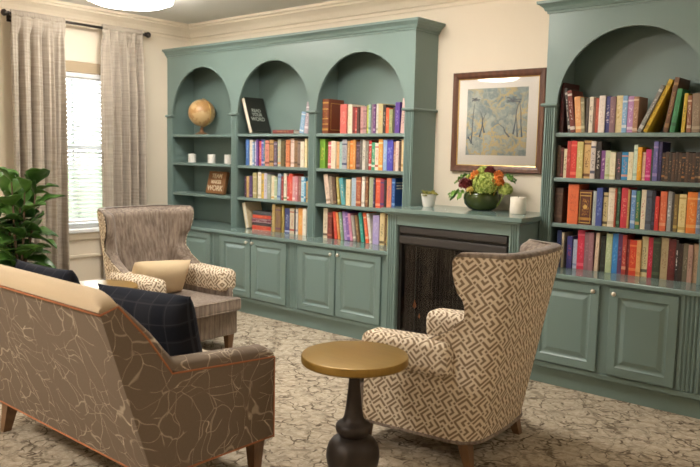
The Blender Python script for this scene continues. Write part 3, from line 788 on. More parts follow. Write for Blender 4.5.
# domed tan top of the back
b = B(); rows = []; NX = 40
for i in range(NX+1):
    t = i/NX; x = X0+.004+(X1-X0-.008)*t; e = min(x-X0, X1-x); k = min(1, math.sqrt(max(0, 1-(1-min(1, e/.12))**2)))
    h = .006+.062*k; row = []
    for j in range(13):
        a = pi*j/12; yy = -3.133-math.cos(a)*.040; zz = .866+.008*(j/12)+math.sin(a)**.7*h
        row.append(Vector((x, yy, zz)))
    for yy, zz in ((-3.06, .80), (-2.98, .60), (-2.905, .34), (-2.94, .34), (-3.05, .70), (-3.15, .855)): row.append(Vector((x if True else x, yy if k > 0 else yy, zz)))
    rows.append(row)
V = b.grid(rows, closed_v=True); b.bm.faces.new(V[0]); b.bm.faces.new(V[-1])
P(b, 'back_cushion', M['tan'], sf, smooth=True, angle=60)
def sweep_cap(x0, x1):                               # padded strip over slope and arm
    path = [(-3.09, .872), (-3.03, .805), (-2.97, .735), (-2.915, .655), (-2.875, .598), (-2.84, .578), (-2.75, .570), (-2.55, .556), (-2.36, .541), (-2.318, .533), (-2.308, .51)]
    b = B(); rows = []
    for i, (y, z) in enumerate(path):
        a = path[max(0, i-1)]; c = path[min(len(path)-1, i+1)]; ty, tz = c[0]-a[0], c[1]-a[1]; L = math.hypot(ty, tz); ny, nz = -tz/L, ty/L
        hh = .05 if 0 < i < len(path)-2 else (.034 if i != len(path)-1 else .012)
        if i < 4: hh = .016+.034*i/4
        row = []
        for j in range(11):
            q = pi*j/10; xx = (x0+x1)/2+math.cos(q)*(x1-x0)/2; o = math.sin(q)**.6*hh
            row.append(Vector((xx, y+ny*o, z+nz*o)))
        rows.append(row)
    V = b.grid(rows, closed_v=True); b.bm.faces.new(V[0]); b.bm.faces.new(V[-1]); return b
for x0, x1 in ((X1-.105, X1-.002), (X0+.002, X0+.105)): P(sweep_cap(x0, x1), 'arm_top', M['branch'], sf, smooth=True, angle=70)
for x in (X1, X0):
    s_ = 1 if x == X1 else -1
    P(B().tube([(x, -2.309, .16), (x, -2.309, .30), (x, -2.309, .536), (x, -2.60, .557), (x, -2.86, .577), (x, -2.97, .735), (x, -3.097, .880), (x, -3.17, .858)], .0042, 8), 'piping', M['piping'], sf, smooth=True)
    P(B().tube([(x, -2.31, .166), (x, -2.95, .166)], .0042, 8), 'piping', M['piping'], sf, smooth=True)
P(B().tube([(X0, -3.172, .858), (3.3, -3.172, .858), (X1, -3.172, .858)], .0045, 8), 'piping', M['piping'], sf, smooth=True)
P(B().tube([(X0, -2.952, .166), (3.3, -2.952, .166), (X1, -2.952, .166)], .0042, 8), 'piping', M['piping'], sf, smooth=True)
for i, (a, c) in enumerate(((X0+.108, 3.35), (3.354, X1-.108))):
    b = B().box(a, c, -2.885, -2.29, .333, .475, bev=.035, seg=4); P(b, 'seat_cushion', M['cream'], sf, smooth=True, angle=60)
for x, y, dx, dy in ((X0+.07, -2.895, -.012, -.03), (X1-.07, -2.895, .012, -.03), (X0+.06, -2.37, 0, 0), (X1-.06, -2.37, 0, 0)):
    P(tleg(B(), x, y, .168, .066, .040, dx, dy), 'leg', M['legwood'], sf)
place_pillow('throw_pillow', 'navy plaid throw pillow in the near right corner of the loveseat', M['plaid'], (3.655, -2.69, .65), math.radians(12), math.radians(14), .55, .40, .19, 'navy plaid pillows on the loveseat')
place_pillow('throw_pillow', 'navy plaid throw pillow just peeking over the left half of the loveseat back', M['plaid'], (3.12, -2.86, .69), math.radians(3), math.radians(14), .50, .46, .15, 'navy plaid pillows on the loveseat')

# ================================================================ round pedestal tables
def round_table(loc, label):
    t = thing('side_table', label, 'side table', loc, group='round pedestal side tables')
    B().lathe([(.001, .560), (.218, .560), (.226, .563), (.231, .568), (.231, .594), (.228, .599), (.222, .6005), (.001, .6005)], (0, 0, 0), 64).make('tabletop', M['brass'], t, smooth=True, angle=40)
    B().lathe([(.001, .559), (.075, .559), (.075, .548), (.030, .542), (.0235, .53), (.023, .50), (.026, .46), (.031, .41), (.036, .36), (.042, .325), (.052, .305), (.070, .296), (.077, .286), (.078, .270), (.073, .256), (.060, .248), (.058, .240), (.070, .234), (.092, .222), (.108, .20), (.116, .17), (.117, .145), (.112, .115), (.100, .085), (.085, .062), (.082, .05), (.098, .046), (.126, .036), (.134, .024), (.134, .004), (.128, .001), (.001, .001)], (0, 0, 0), 40).make('pedestal', M['iron'], t, smooth=True, angle=50)
    return t
round_table((4.434, -2.194, 0), 'round brass-topped pedestal table in the foreground beside the loveseat arm')
round_table((2.28, -2.13, 0), 'round pedestal table mostly hidden behind the loveseat, beside the window chair')

# ================================================================ fiddle leaf fig
pl = thing('potted_fig', 'leafy green potted fiddle leaf fig in front of the left curtain', 'plant', (.92, -2.0, 0))
P(B().lathe([(.001, .002), (.13, .002), (.165, .05), (.185, .20), (.19, .33), (.175, .335), (.168, .30), (.001, .295)], (.92, -2.0, 0), 32), 'planter', M['terracotta'], pl, smooth=True, angle=40)
P(B().lathe([(.001, .306), (.166, .303)], (.92, -2.0, 0), 24), 'soil', M['soil'], pl)
rnd = random.Random(21); b = B(); tips = []
for k in range(7):
    a = k*2*pi/7+rnd.uniform(-.3, .3); R = rnd.uniform(.10, .26); zt = rnd.uniform(.92, 1.24)
    pts = [(.92+.02*math.cos(a), -2+.02*math.sin(a), .30), (.92+.25*R*math.cos(a), -2+.25*R*math.sin(a), .55), (.92+R*.7*math.cos(a), -2+R*.7*math.sin(a), .8), (.92+R*math.cos(a), -2+R*math.sin(a), zt)]
    b.tube(pts, .011, 7, taper=[1.2, 1, .8, .45]); tips.append((pts, a))
P(b, 'stem', M['bark'], pl, smooth=True)
b = B()
def leaf(b, base, direc, L, Wd, droop, roll=0.0, n=7, m=4):
    d = Vector(direc).normalized(); sd = d.cross(Vector((0, 0, 1)));
    if sd.length < .1: sd = Vector((1, 0, 0))
    sd.normalize(); up = sd.cross(d); sd = (sd*math.cos(roll)+up*math.sin(roll)); up = sd.cross(d); rows = []
    for i in range(n+1):
        t = i/n; wd = Wd*(math.sin(pi*min(1, t**.8*.97+.015))**.75)*(.62+.5*t)
        c = Vector(base)+d*L*t-Vector((0, 0, 1))*droop*L*t*t
        rows.append([c+sd*wd*.5*(j/m*2-1)+up*(abs(j/m*2-1)**1.5*wd*.20+.012*math.sin(t*14+j*2)*abs(j/m*2-1)) for j in range(m+1)])
    b.grid(rows)
for pts, a in tips:
    for q in range(11):
        t = .25+.75*q/10; i = min(2, int(t*3)); f = t*3-i; p = Vector(pts[i]).lerp(Vector(pts[i+1]), f)
        an = a+q*2.4+rnd.uniform(-.5, .5); el = rnd.uniform(.05, .75)+(.5 if q > 8 else 0)
        leaf(b, p, (math.cos(an)*math.cos(el), math.sin(an)*math.cos(el), math.sin(el)), rnd.uniform(.19, .28), rnd.uniform(.16, .225), rnd.uniform(.1, .5), rnd.uniform(-.5, .5))
o = P(b, 'foliage', M['leaf'], pl, smooth=True)
subsurf(o); md = o.modifiers.new('thick', 'SOLIDIFY'); md.thickness = .0015

# ================================================================ picture over the mantel
pc = thing('framed_picture', 'brown framed botanical print with white mat above the mantel', 'picture', (3.66, .27, 1.71))
fx0, fx1, fz0, fz1 = 3.280, 4.043, 1.338, 2.080
YW = YB-.002
def frame_ring(b, x0, x1, z0, z1, w, y_wall, prof):
    rows = []
    for d, t in prof: rows.append([Vector((x0+d, y_wall-t, z0+d)), Vector((x1-d, y_wall-t, z0+d)), Vector((x1-d, y_wall-t, z1-d)), Vector((x0+d, y_wall-t, z1-d))])
    b.grid(rows, closed_v=True, closed_u=True); return b
P(frame_ring(B(), fx0, fx1, fz0, fz1, .05, YW, [(0, 0), (0, .024), (.006, .030), (.030, .027), (.044, .020), (.050, .018), (.050, 0)]), 'frame', M['framewood'], pc)
P(frame_ring(B(), fx0+.049, fx1-.049, fz0+.049, fz1-.049, .05, YW, [(0, .010), (0, .019), (.005, .017), (.005, .010)]), 'inner_liner', M['gilt'], pc)
P(B().box(fx0+.05, fx1-.05, YW-.010, YW-.001, fz0+.05, fz1-.05), 'mat_board', M['mat'], pc)
ax0, ax1, az0, az1 = 3.405, 3.908, 1.465, 1.957
art = P(B().box(ax0, ax1, YW-.012, YW-.0105, az0, az1), 'print', M['art'], pc)
rnd = random.Random(4); b = B()
def stroke(pts, r, tp=None): b.tube([(x, YW-.0122, z) for x, z in pts], r, 5, taper=tp)
for x, z, dx, hgt in ((3.45, 1.55, .02, .30), (3.52, 1.60, .05, .18), (3.56, 1.63, -.04, .16), (3.77, 1.60, -.10, .10), (3.80, 1.62, .04, .24), (3.87, 1.60, -.03, .26), (3.835, 1.60, -.015, .14), (3.42, 1.60, .05, -.06)):
    stroke([(x, z), (x+dx*.35, z+hgt*.35), (x+dx*.5, z+hgt*.7), (x+dx, z+hgt)], .0042, [1.5, 1, .8, .4])
for cx, cz, n, r in ((3.475, 1.885, 9, .045), (3.79, 1.87, 9, .075)):
    for k in range(n):
        a = pi*(.0+1.0*k/(n-1)); rr = r*(.75+.25*math.sin(k*2.3)); stroke([(cx, cz-.02), (cx+rr*.6*math.cos(a), cz-.015+rr*.55*math.sin(a)), (cx+rr*math.cos(a), cz-.02+rr*.6*math.sin(a))], .0032, [.6, 1, 1.3])
P(b, 'print_drawing', M['artdark'], art)
P(B().box(fx0+.05, fx1-.05, YW-.016, YW-.0145, fz0+.05, fz1-.05), 'glass', M['pane'], pc)
sw = thing('wall_outlet', 'white wall outlet plate beside the right bookcase above the mantel', 'outlet', (4.08, YW, 1.215))
P(B().box(4.045, 4.115, YW-.006, YW, 1.155, 1.275, bev=.002), 'plate', M['white'], sw)
P(B().box(4.067, 4.093, YW-.009, YW-.0062, 1.222, 1.25, bev=.002).box(4.067, 4.093, YW-.009, YW-.0062, 1.18, 1.208, bev=.002), 'socket', M['porcelain'], sw)

# ================================================================ on the mantel
pp = thing('potted_succulent', 'small white pot of yellow-green succulent at left end of the mantel', 'plant', (3.235, .06, ZM))
P(B().lathe([(.001, .001), (.040, .001), (.045, .01), (.058, .088), (.058, .098), (.053, .098), (.051, .085), (.001, .082)], (3.235, .06, ZM), 32), 'pot', M['porcelain'], pp, smooth=True, angle=40)
b = B(); rnd = random.Random(5)
for k in range(34):
    a = rnd.uniform(0, 6.28); r = rnd.uniform(0, .035); el = rnd.uniform(.25, 1.3)
    leaf(b, (3.235+r*math.cos(a), .06+r*math.sin(a), ZM+.085), (math.cos(a)*math.cos(el), math.sin(a)*math.cos(el), math.sin(el)), rnd.uniform(.035, .062), rnd.uniform(.018, .028), .3, n=4, m=2)
o = P(b, 'succulent_leaves', M['succulent'], pp, smooth=True); md = o.modifiers.new('thick', 'SOLIDIFY'); md.thickness = .005
cd = thing('pillar_candle', 'short ivory pillar candle at right end of the mantel', 'candle', (4.0, .03, ZM))
P(B().lathe([(.001, .001), (.052, .001), (.054, .004), (.054, .112), (.051, .116), (.046, .114), (.001, .110)], (4.0, .03, ZM), 32), 'wax', M['wax'], cd, smooth=True, angle=40)
P(B().tube([(4.0, .03, ZM+.108), (4.001, .03, ZM+.122)], .0015, 6), 'wick', M['black'], cd)
BX, BY = 3.665, .115
bowl = B().lathe([(.001, .001), (.07, .001), (.095, .012), (.125, .045), (.136, .085), (.132, .115), (.118, .138), (.112, .138), (.124, .112), (.128, .085), (.117, .05), (.085, .02), (.001, .014)], (0, 0, 0), 40).make('flower_bowl', M['bowl'], None, smooth=True)
bowl.location = (BX, BY, ZM); tag(bowl, 'round olive-green glazed bowl holding the flowers on the mantel', 'bowl')
def bloom(name, label, mat, dx, dy, dz, r, kind, seed, group):
    rnd = random.Random(seed); b = B()
    n = {'hyd': 130, 'rose': 46, 'dah': 60}[kind]
    for k in range(n):
        y = 1-2*(k+.5)/n; rad = math.sqrt(1-y*y); ph = k*2.39996; d = Vector((rad*math.cos(ph), rad*math.sin(ph), y))
        if d.z < -.5: continue
        if kind == 'hyd':
            c = d*r*rnd.uniform(.80, 1.04); s1 = d.orthogonal().normalized(); s2 = d.cross(s1); s = r*.27; a0 = rnd.uniform(0, 1.5)
            for q in range(4):
                a = a0+q*pi/2; e = s1*math.cos(a)+s2*math.sin(a); f = s1*math.cos(a+pi/2)+s2*math.sin(a+pi/2)
                vs = [b.bm.verts.new(p) for p in (c, c+e*s*.6+f*s*.38+d*s*.35, c+e*s+d*s*.1, c+e*s*.6-f*s*.38+d*s*.35)]; b.bm.faces.new(vs)
        else:
            L = r*(1.0 if kind == 'dah' else .95); leaf(b, d*r*.28, d+Vector((0, 0, .25)), L*rnd.uniform(.6, .85), r*(.4 if kind == 'dah' else .75), -.12 if kind == 'rose' else .1, 0, 4, 2)
    b.ball((0, 0, 0), r*(.74 if kind == 'hyd' else .5), (1, 1, .9), 12, 8)
    b.tube([(0, 0, -r*.4), (-dx*.35, -dy*.35, -dz+.03 if dz < .2 else -.12)], .004, 6)
    o = b.make(name, mat, None, smooth=kind != 'hyd'); o.location = (BX+dx, BY+dy, ZM+dz); tag(o, label, 'flower', group)
    if kind != 'hyd': md = o.modifiers.new('thick', 'SOLIDIFY'); md.thickness = .0015
    return o
g = 'flowers in the green bowl'
bloom('hydrangea', 'big lime-green hydrangea head at front centre of the bowl', M['hydrangea'], .07, -.075, .185, .088, 'hyd', 1, g)
bloom('hydrangea', 'lime-green hydrangea at the right edge of the bowl', M['hydrangea'], .195, -.02, .155, .05, 'hyd', 2, g)
bloom('hydrangea', 'pale lime hydrangea at the left edge of the bowl', M['hydrangea'], -.095, .02, .20, .06, 'hyd', 3, g)
bloom('rose', 'orange rose at upper left of the arrangement', M['orangeflower'], -.045, -.01, .235, .055, 'rose', 4, g)
bloom('rose', 'orange rose at right of the arrangement, lower of the right pair', M['orangeflower'], .155, -.06, .205, .054, 'rose', 5, g)
bloom('rose', 'small orange rose tucked behind the big hydrangea at right', M['orangeflower'], .115, .02, .245, .042, 'rose', 6, g)
bloom('dahlia', 'dark burgundy bloom at left front of the bowl', M['burgundy'], -.10, -.07, .18, .058, 'dah', 7, g)
bloom('dahlia', 'dark burgundy bloom at the top of the arrangement', M['burgundy'], .055, .0, .285, .040, 'dah', 8, g)
bloom('hydrangea', 'small lime hydrangea at the top of the arrangement beside the burgundy bloom', M['hydrangea'], -.01, .02, .275, .045, 'hyd', 12, g)
bloom('rose', 'small yellow bloom low at left of the big hydrangea', M['yellowflower'], -.02, -.135, .145, .026, 'rose', 9, g)
def sprig(label, dx, dy, dz, an, n, seed):
    rnd = random.Random(seed); b = B(); 
    b.tube([(0, 0, 0), (math.cos(an)*.05, math.sin(an)*.05, .01)], .0025, 6)
    for k in range(n):
        a = an+(k-(n-1)/2)*.75; leaf(b, (math.cos(an)*.02, math.sin(an)*.02, .004), (math.cos(a), math.sin(a), rnd.uniform(-.35, .35)), rnd.uniform(.075, .10), .048, .45)
    o = b.make('leaf_sprig', M['leaf2'], None, smooth=True); o.location = (BX+dx, BY+dy, ZM+dz); md = o.modifiers.new('thick', 'SOLIDIFY'); md.thickness = .001
    tag(o, label, 'leaves', 'green leaf sprigs in the bowl')
sprig('green leaf sprig hanging over the left rim of the bowl', -.12, -.09, .12, 3.6, 3, 1)
sprig('green leaf sprig under the burgundy bloom at front left', -.06, -.125, .13, 4.3, 2, 2)
sprig('green leaf sprig rising at the top of the arrangement', .0, .03, .27, 1.4, 4, 3)
sprig('green leaf sprig at upper right of the arrangement', .15, .02, .255, .3, 3, 4)
sprig('green leaf sprig at upper left of the arrangement', -.14, .02, .245, 2.7, 3, 6)

# ================================================================ shelf ornaments (left arch)
gx, gz = .372, 1.6145
gl = thing('globe', 'tan antique-style globe on small wooden stand in the left arch', 'globe', (gx, .15, gz))
P(B().ball((gx, .15, gz+.219), .135, (1, 1, 1), 40, 24), 'sphere', M['globe'], gl, smooth=True)
P(B().lathe([(.001, .001), (.062, .001), (.064, .012), (.045, .02), (.022, .03), (.016, .05), (.022, .062), (.012, .07), (.010, .085)], (gx, .15, gz), 24), 'stand', M['legwood'], gl, smooth=True, angle=50)
P(B().tube([(gx+.142*math.cos(a), .15, gz+.219+.142*math.sin(a)) for a in [math.radians(-95+x*10) for x in range(19)]], .004, 6), 'meridian', M['gilt'], gl, smooth=True)
for x, lb in ((.226, 'leftmost of three white votive candles on the left arch shelf'), (.542, 'middle one of three white votive candles on the left arch shelf'), (.80, 'rightmost of three white votive candles, partly behind the pilaster')):
    v = thing('votive_candle', lb, 'candle', (x, .14, 1.331), group='white votive candles')
    B().lathe([(.001, .001), (.038, .001), (.041, .004), (.041, .088), (.038, .09), (.036, .08), (.001, .078)], (0, 0, 0), 24).make('holder', M['porcelain'], v, smooth=True, angle=40)
    B().tube([(0, 0, .077), (.001, 0, .086)], .0014, 6).make('wick', M['black'], v)
def text_mesh(name, body, size, mat, parent, loc, rot, ext=.001, align='CENTER', bold=0):
    cu = bpy.data.curves.new(name, 'FONT'); cu.body = body; cu.size = size; cu.extrude = ext; cu.align_x = align; cu.align_y = 'CENTER'; cu.offset = bold
    tmp = bpy.data.objects.new(name, cu); COL.objects.link(tmp)
    dg = bpy.context.evaluated_depsgraph_get(); me = bpy.data.meshes.new_from_object(tmp.evaluated_get(dg))
    bpy.data.objects.remove(tmp); bpy.data.curves.remove(cu)
    me.materials.clear(); me.materials.append(mat)
    o = bpy.data.objects.new(name, me); COL.objects.link(o); o.parent = parent; o.location = loc; o.rotation_euler = rot; return o
sg = thing('wooden_sign', 'brown wooden word sign leaning on the lowest shelf of the left arch', 'sign', (.642, .085, 1.026))
sg.rotation_euler = (math.radians(-14), 0, 0)
B().box(-.135, .135, 0, .04, .010, .235, bev=.004).make('board', M['signwood'], sg)
for w, z, s_ in (('TEAM', .185, .062), ('MAKES', .125, .05), ('WORK', .062, .075)):
    text_mesh('lettering', w, s_, M['letter'], sg, (0, -.001, z), (pi/2, 0, 0), .0012, bold=.0012)
BOOKS={
 'M0':'''
1.869 0.047 0.185 9 light_blue 8fb6d6 e8eef2
1.914 0.043 0.269 7 grey_and_pink b9a9b4 f0e8ea''',
 'M1':'''
1.172 0.045 0.241 0 blue 3f6fb5 9dbfe6
1.219 0.045 0.236 0 white e9e3d6 c9c2ae
1.265 0.023 0.216 0 pale_blue 7fa3cf e6e6ea
1.290 0.029 0.221 0 lilac d6cfe6 8f8ab8
1.320 0.026 0.238 0 purple 6b4a9a b08ac8
1.348 0.035 0.226 0 red d2505a f3e2da
1.384 0.037 0.237 0 indigo 5a56ae c9c3e8
1.423 0.016 0.235 0 teal 4a8a92 e8b8b0
1.441 0.052 0.232 0 salmon d98c78 7a3a36
1.496 0.053 0.237 0 tan b98f56 3a2a1a
1.550 0.042 0.222 0 plum 5a4a5e a090a4
1.595 0.040 0.242 0 sage b9bda4 e39a55
1.637 0.047 0.228 0 olive 6a5a30 3a3018
1.687 0.020 0.233 0 dark_brown 4a3420 7a6040
1.709 0.046 0.238 0 orange e08a58 b85a34
1.757 0.045 0.248 0 blush f0d9cc c9a898
1.806 0.046 0.233 0 brown 96714a 5a4028
1.854 0.036 0.229 0 taupe 8a7466 4e4038
1.892 0.045 0.224 0 cream f0e4cc b88a5c
1.938 0.030 0.248 0 pale_yellow f2e2b0 d8c080''',
 'M2':'''
1.160 0.017 0.196 0 dark_purple 4a3050 8a6a90
1.179 0.044 0.197 0 gold d3b072 a07a3c
1.225 0.043 0.202 0 purple 50366a 80609a
1.271 0.051 0.234 0 khaki b9ac74 e2d8ae
1.342 0.044 0.241 0 white f3ecdc d0c4a4
1.387 0.036 0.230 0 yellow e2bc4a 4a6a8a
1.428 0.039 0.236 0 lilac d4cede 8a94b0
1.468 0.047 0.222 0 grey_green a4ac9a e8e8de
1.517 0.044 0.214 0 cream efe4c4 d8a848
1.564 0.035 0.201 0 pale_green b8c8a0 e4e8d0
1.602 0.042 0.233 3 grey_blue 9ab0c8 4a6a9a
1.647 0.026 0.213 0 dark_red 9a3434 d08a80
1.676 0.036 0.241 0 ivory ece4d0 6a8a5a
1.714 0.025 0.221 0 red c83a34 f0d0c0
1.741 0.048 0.240 0 bright_red d84a38 f0b09a
1.790 0.032 0.218 0 pink d8a0a4 f4e4e0
1.825 0.035 0.220 0 rose d88a92 f6e6e0
1.862 0.030 0.221 0 brown a8746a e8c8c0
1.895 0.040 0.218 0 pale_cyan c8e4ee 4a9ac0
1.936 0.019 0.209 0 blue 5aa4cc e8f0f4
1.958 0.022 0.181 0 tan c8a46c 8a6a3c''',
 'M3':'''
1.539 0.037 0.248 0 olive b89a5a e8d8a8
1.580 0.071 0.232 0 brown 8a6a3a 6a3a5a
1.667 0.029 0.246 0 dark_yellow b0984a 6a5a2a
1.699 0.061 0.224 0 navy 343e78 b8c0e0
1.763 0.055 0.228 0 cream d8c8a8 b83a34
1.820 0.017 0.220 0 black 241e22 50444a
1.839 0.024 0.227 0 white ece4dc a8a0b0
1.865 0.061 0.236 0 orange eaa04a f6d890
1.928 0.046 0.238 0 ivory f0e6d4 b8a890''',
 'R0':'''
2.345 0.069 0.238 0 coral dc6a62 f0b0a4
2.418 0.049 0.236 0 cream f2e2c8 d8b890
2.470 0.032 0.216 0 dark_red 8a2c2c 5a1a1c
2.504 0.022 0.206 0 red c0403c e8a090
2.527 0.025 0.206 0 dark_brown 50302a 2c1a18
2.553 0.029 0.216 0 pink d4a09a a86a6a
2.583 0.037 0.215 0 dusty_pink b88a8c 7a5658
2.624 0.021 0.225 0 lime a8b23c e4dc6a
2.646 0.023 0.230 0 pale_teal a4c4b4 5a8a80
2.671 0.024 0.229 0 purple_grey 8a7488 4a3a50
2.696 0.021 0.229 0 purple 6a3a78 b89ac0
2.718 0.024 0.233 0 pale_grey d8d4cc a0988c
2.745 0.046 0.232 0 olive c8b888 e2925a
2.793 0.029 0.221 0 black 2c2420 e8e0d0
2.823 0.030 0.199 0 orange e0603a f2b48a
2.856 0.035 0.187 0 olive_green 98a070 d8c890
2.894 0.019 0.202 0 dark_grey 4a4440 302c2a
2.915 0.043 0.238 0 violet 5a3a98 b4a0dc
2.929 0.042 0.266 4 pink d8b4b0 5a5058''',
 'R1':'''
2.116 0.059 0.247 0 green 7ab03a f0e068
2.211 0.039 0.224 0 rose d0606a f4d8d0
2.253 0.050 0.230 0 cream f4e4c8 e0b890
2.305 0.028 0.224 0 peach eeb884 d89a5a
2.336 0.029 0.225 0 pale_teal a8ccc4 5a9a9a
2.368 0.051 0.242 0 silver b4b4bc 38406a
2.423 0.027 0.231 0 tan c89a62 e8cfa0
2.451 0.031 0.236 0 orange ee8e3a f8c890
2.484 0.031 0.242 0 amber d8944e f0c898
2.518 0.038 0.226 0 plum 4c3444 8a7080
2.559 0.023 0.237 0 grey 6a645e a8a29a
2.583 0.030 0.242 0 white ded8cc 3a342e
2.617 0.032 0.232 0 grey 8a8478 c4bcae
2.651 0.027 0.237 0 red c83c38 f6e8da
2.681 0.037 0.221 0 green 3a9a72 e0ecd8
2.719 0.034 0.216 0 cream f0e0cc c04a40
2.756 0.042 0.248 0 orange eaa24a f4dca8
2.800 0.037 0.243 0 light_blue 9ab8e4 d8e4f4
2.839 0.059 0.243 0 royal_blue 4444b4 9aa4e4
2.901 0.023 0.227 0 brown a87a6a e0c4b4
2.927 0.029 0.233 0 blush ecd4c8 b04a50
2.958 0.017 0.228 0 dark_brown 50382c 8a6a54
2.978 0.036 0.244 0 sand e8c898 b8905a''',
 'R2':'''
2.199 0.047 0.250 -9 blush ecd4c0 a88a74
2.252 0.029 0.233 -6 taupe 9a8a78 d8ccb8
2.287 0.034 0.228 -7 dark_brown 5c4434 8a6a50
2.330 0.024 0.230 -6 olive b8a85a e8e0a0
2.368 0.041 0.224 -9 teal 5aaab0 f0f0c8
2.425 0.048 0.216 0 cream f0dcb0 c8a870
2.479 0.049 0.230 0 pale_blue b4c8d8 7a94b4
2.533 0.050 0.237 0 brown a8563a e0a478
2.586 0.033 0.244 0 white f2ece0 c8bcaa
2.623 0.027 0.246 0 brown 8a5a3c c09a70
2.666 0.043 0.242 0 sage a8b090 d8d8bc
2.710 0.018 0.232 0 dark_purple 3c2c50 7a6a90
2.730 0.052 0.239 0 orange e05a38 f4a080
2.783 0.036 0.235 0 red 9a3450 4a3a78
2.821 0.022 0.225 0 black 261c2a 5a4a60
2.847 0.045 0.243 0 salmon e08a68 9a5a8a''',
 'R3':'''
2.164 0.051 0.255 0 cream efdfc0 5a4a40
2.222 0.054 0.223 0 dark_red 7a3028 b0604a
2.306 0.031 0.235 -7 red d8402c f4a488
2.340 0.024 0.232 -8 orange e0904a f4d0a0
2.374 0.029 0.234 -8 sage 8aa488 f0ecd8
2.411 0.032 0.242 -8 lilac a88cc4 e4d4ec
2.449 0.030 0.239 -8 purple 7a54a4 c8a4d4
2.484 0.027 0.230 -9 pink d48aa0 8a5a74
2.517 0.029 0.215 -9 grey a49a92 e8e0d4
2.552 0.026 0.218 -9 brown 8a6440 d0b48c
2.593 0.032 0.243 -9 teal 2e9a8a a4e0c8
2.649 0.031 0.247 -9 orange_red e86038 f8c4a0
2.689 0.025 0.244 -9 white f0e6d8 c8b8a8
2.718 0.062 0.235 0 lilac b4a4d4 dcd0ec
2.791 0.047 0.256 0 cream e4cc98 4a3a24
2.840 0.015 0.253 0 brown 6a4a2c a07a4c
2.857 0.032 0.244 0 pale_yellow ead48a b89a50''',
 'T0':'''
4.300 0.016 0.289 -8 dark_grey 4a4644 d8d0c8
4.324 0.031 0.273 -8 dark_red 74281f e4d8cc
4.364 0.039 0.231 -5 apricot e8a468 f4d4a0
4.404 0.024 0.224 -4 olive 8c8464 c8bc98
4.430 0.018 0.219 0 dark_brown 3c3028 6a5a4a
4.451 0.026 0.227 0 cream ece0cc 4a4038
4.479 0.014 0.222 0 brown 7a5644 a88470
4.495 0.023 0.217 0 rust b8492e dc8a68
4.520 0.040 0.232 0 white f2e4da d4b8b0
4.562 0.028 0.228 0 navy 34387c e8e0ec
4.592 0.035 0.224 0 mauve 8c6a72 c4a09c
4.632 0.041 0.229 0 cream ecd8a4 c8a85c
4.674 0.030 0.227 0 light_blue 8cb8e0 e4ecf4
4.705 0.037 0.223 0 lilac c08cc0 f0e0f0
4.745 0.030 0.219 0 brown b08060 ecd0b0
4.755 0.023 0.302 25 grey 8a8880 d8d4cc
4.806 0.025 0.337 24 yellow e0bc2c b08c14
4.930 0.026 0.326 9 dark_brown 6a4428 a8804c
4.966 0.029 0.258 7 green 3a8c58 1c5a38
5.031 0.020 0.229 2 yellow_and_black d8b83a 2c2818
5.056 0.023 0.215 -1 brown 9a6248 e8d0b4
5.083 0.045 0.227 -2 grey_brown 96806a c4b094''',
 'T1':'''
4.250 0.024 0.210 0 dark_brown 5a4632 8c7450
4.276 0.019 0.196 0 maroon 5c2628 8c4a48
4.297 0.025 0.189 0 cream e4d8b4 2c3426
4.325 0.025 0.240 0 dark_red b0302c e08a80
4.351 0.040 0.240 0 red d8302c f0705c
4.395 0.041 0.236 0 pale_yellow d0c078 ece4b4
4.442 0.050 0.244 0 tan dcb474 6a3c22
4.494 0.031 0.240 0 white d8ccc4 343c5c
4.528 0.031 0.237 0 black 241c1c e0d8cc
4.562 0.027 0.181 0 purple 7a4888 dcb0d4
4.590 0.032 0.181 0 pale_green ccd4ac a8b074
4.623 0.035 0.171 0 ivory ece4c4 d8cc9c
4.661 0.030 0.172 0 dark_grey 443c40 e08a94
4.693 0.039 0.173 0 teal_blue 2a8cc0 e49a80
4.734 0.031 0.173 0 cream ece4c0 c8b480
4.766 0.024 0.218 0 mint d4e4cc a8c4a8
4.791 0.026 0.204 0 amber f0a81c f8d868
4.818 0.020 0.174 0 peach f0c8a8 e09a90
4.839 0.033 0.191 0 magenta cc1c74 f088b8
4.873 0.012 0.202 0 dark_green 2c4438 5a8068
4.886 0.028 0.239 0 slate 64609c 9c88c0
4.915 0.020 0.236 0 navy 282458 50488c''',
 'T2':'''
4.256 0.054 0.231 0 dark_brown 4c342a 6c5040
4.357 0.071 0.259 0 orange e87040 c85028
4.525 0.022 0.223 0 pale_grey b4bcb8 8c9490
4.549 0.039 0.244 0 navy 3c5098 7c90cc
4.590 0.030 0.215 0 cream d4c08c 3c2c1c
4.623 0.042 0.247 0 ivory f0e4cc d4c4a4
4.666 0.012 0.245 0 rust a8482c d88a6c
4.678 0.020 0.249 0 dark_green 2c5840 5a8c70
4.707 0.041 0.251 0 crimson c82c40 f09080
4.748 0.013 0.241 0 tan c8a060 8c6834
4.770 0.028 0.239 0 light_blue 6a94c8 c4d8ec
4.800 0.024 0.236 0 green 3c7c50 d8b078
4.830 0.028 0.245 0 cream ece0c4 c85050
4.860 0.035 0.243 0 slate 4a5464 2c3444
4.896 0.019 0.241 0 black 1c1e34 3c3c58
4.916 0.024 0.209 0 red cc2824 f07c64
4.942 0.039 0.240 0 salmon e06c44 f0a47c
4.985 0.024 0.242 0 grey 9c9c9c e4e4e4
5.010 0.013 0.239 0 dark_grey 2c2c2c 5a5a5a
5.024 0.023 0.226 0 olive 7c6430 b8a050
5.050 0.041 0.228 0 pale_yellow ecd898 c4a458
5.098 0.056 0.244 0 orange ec8028 f8b060
5.155 0.023 0.246 0 blue_grey 7c8ca4 c4ccd8''',
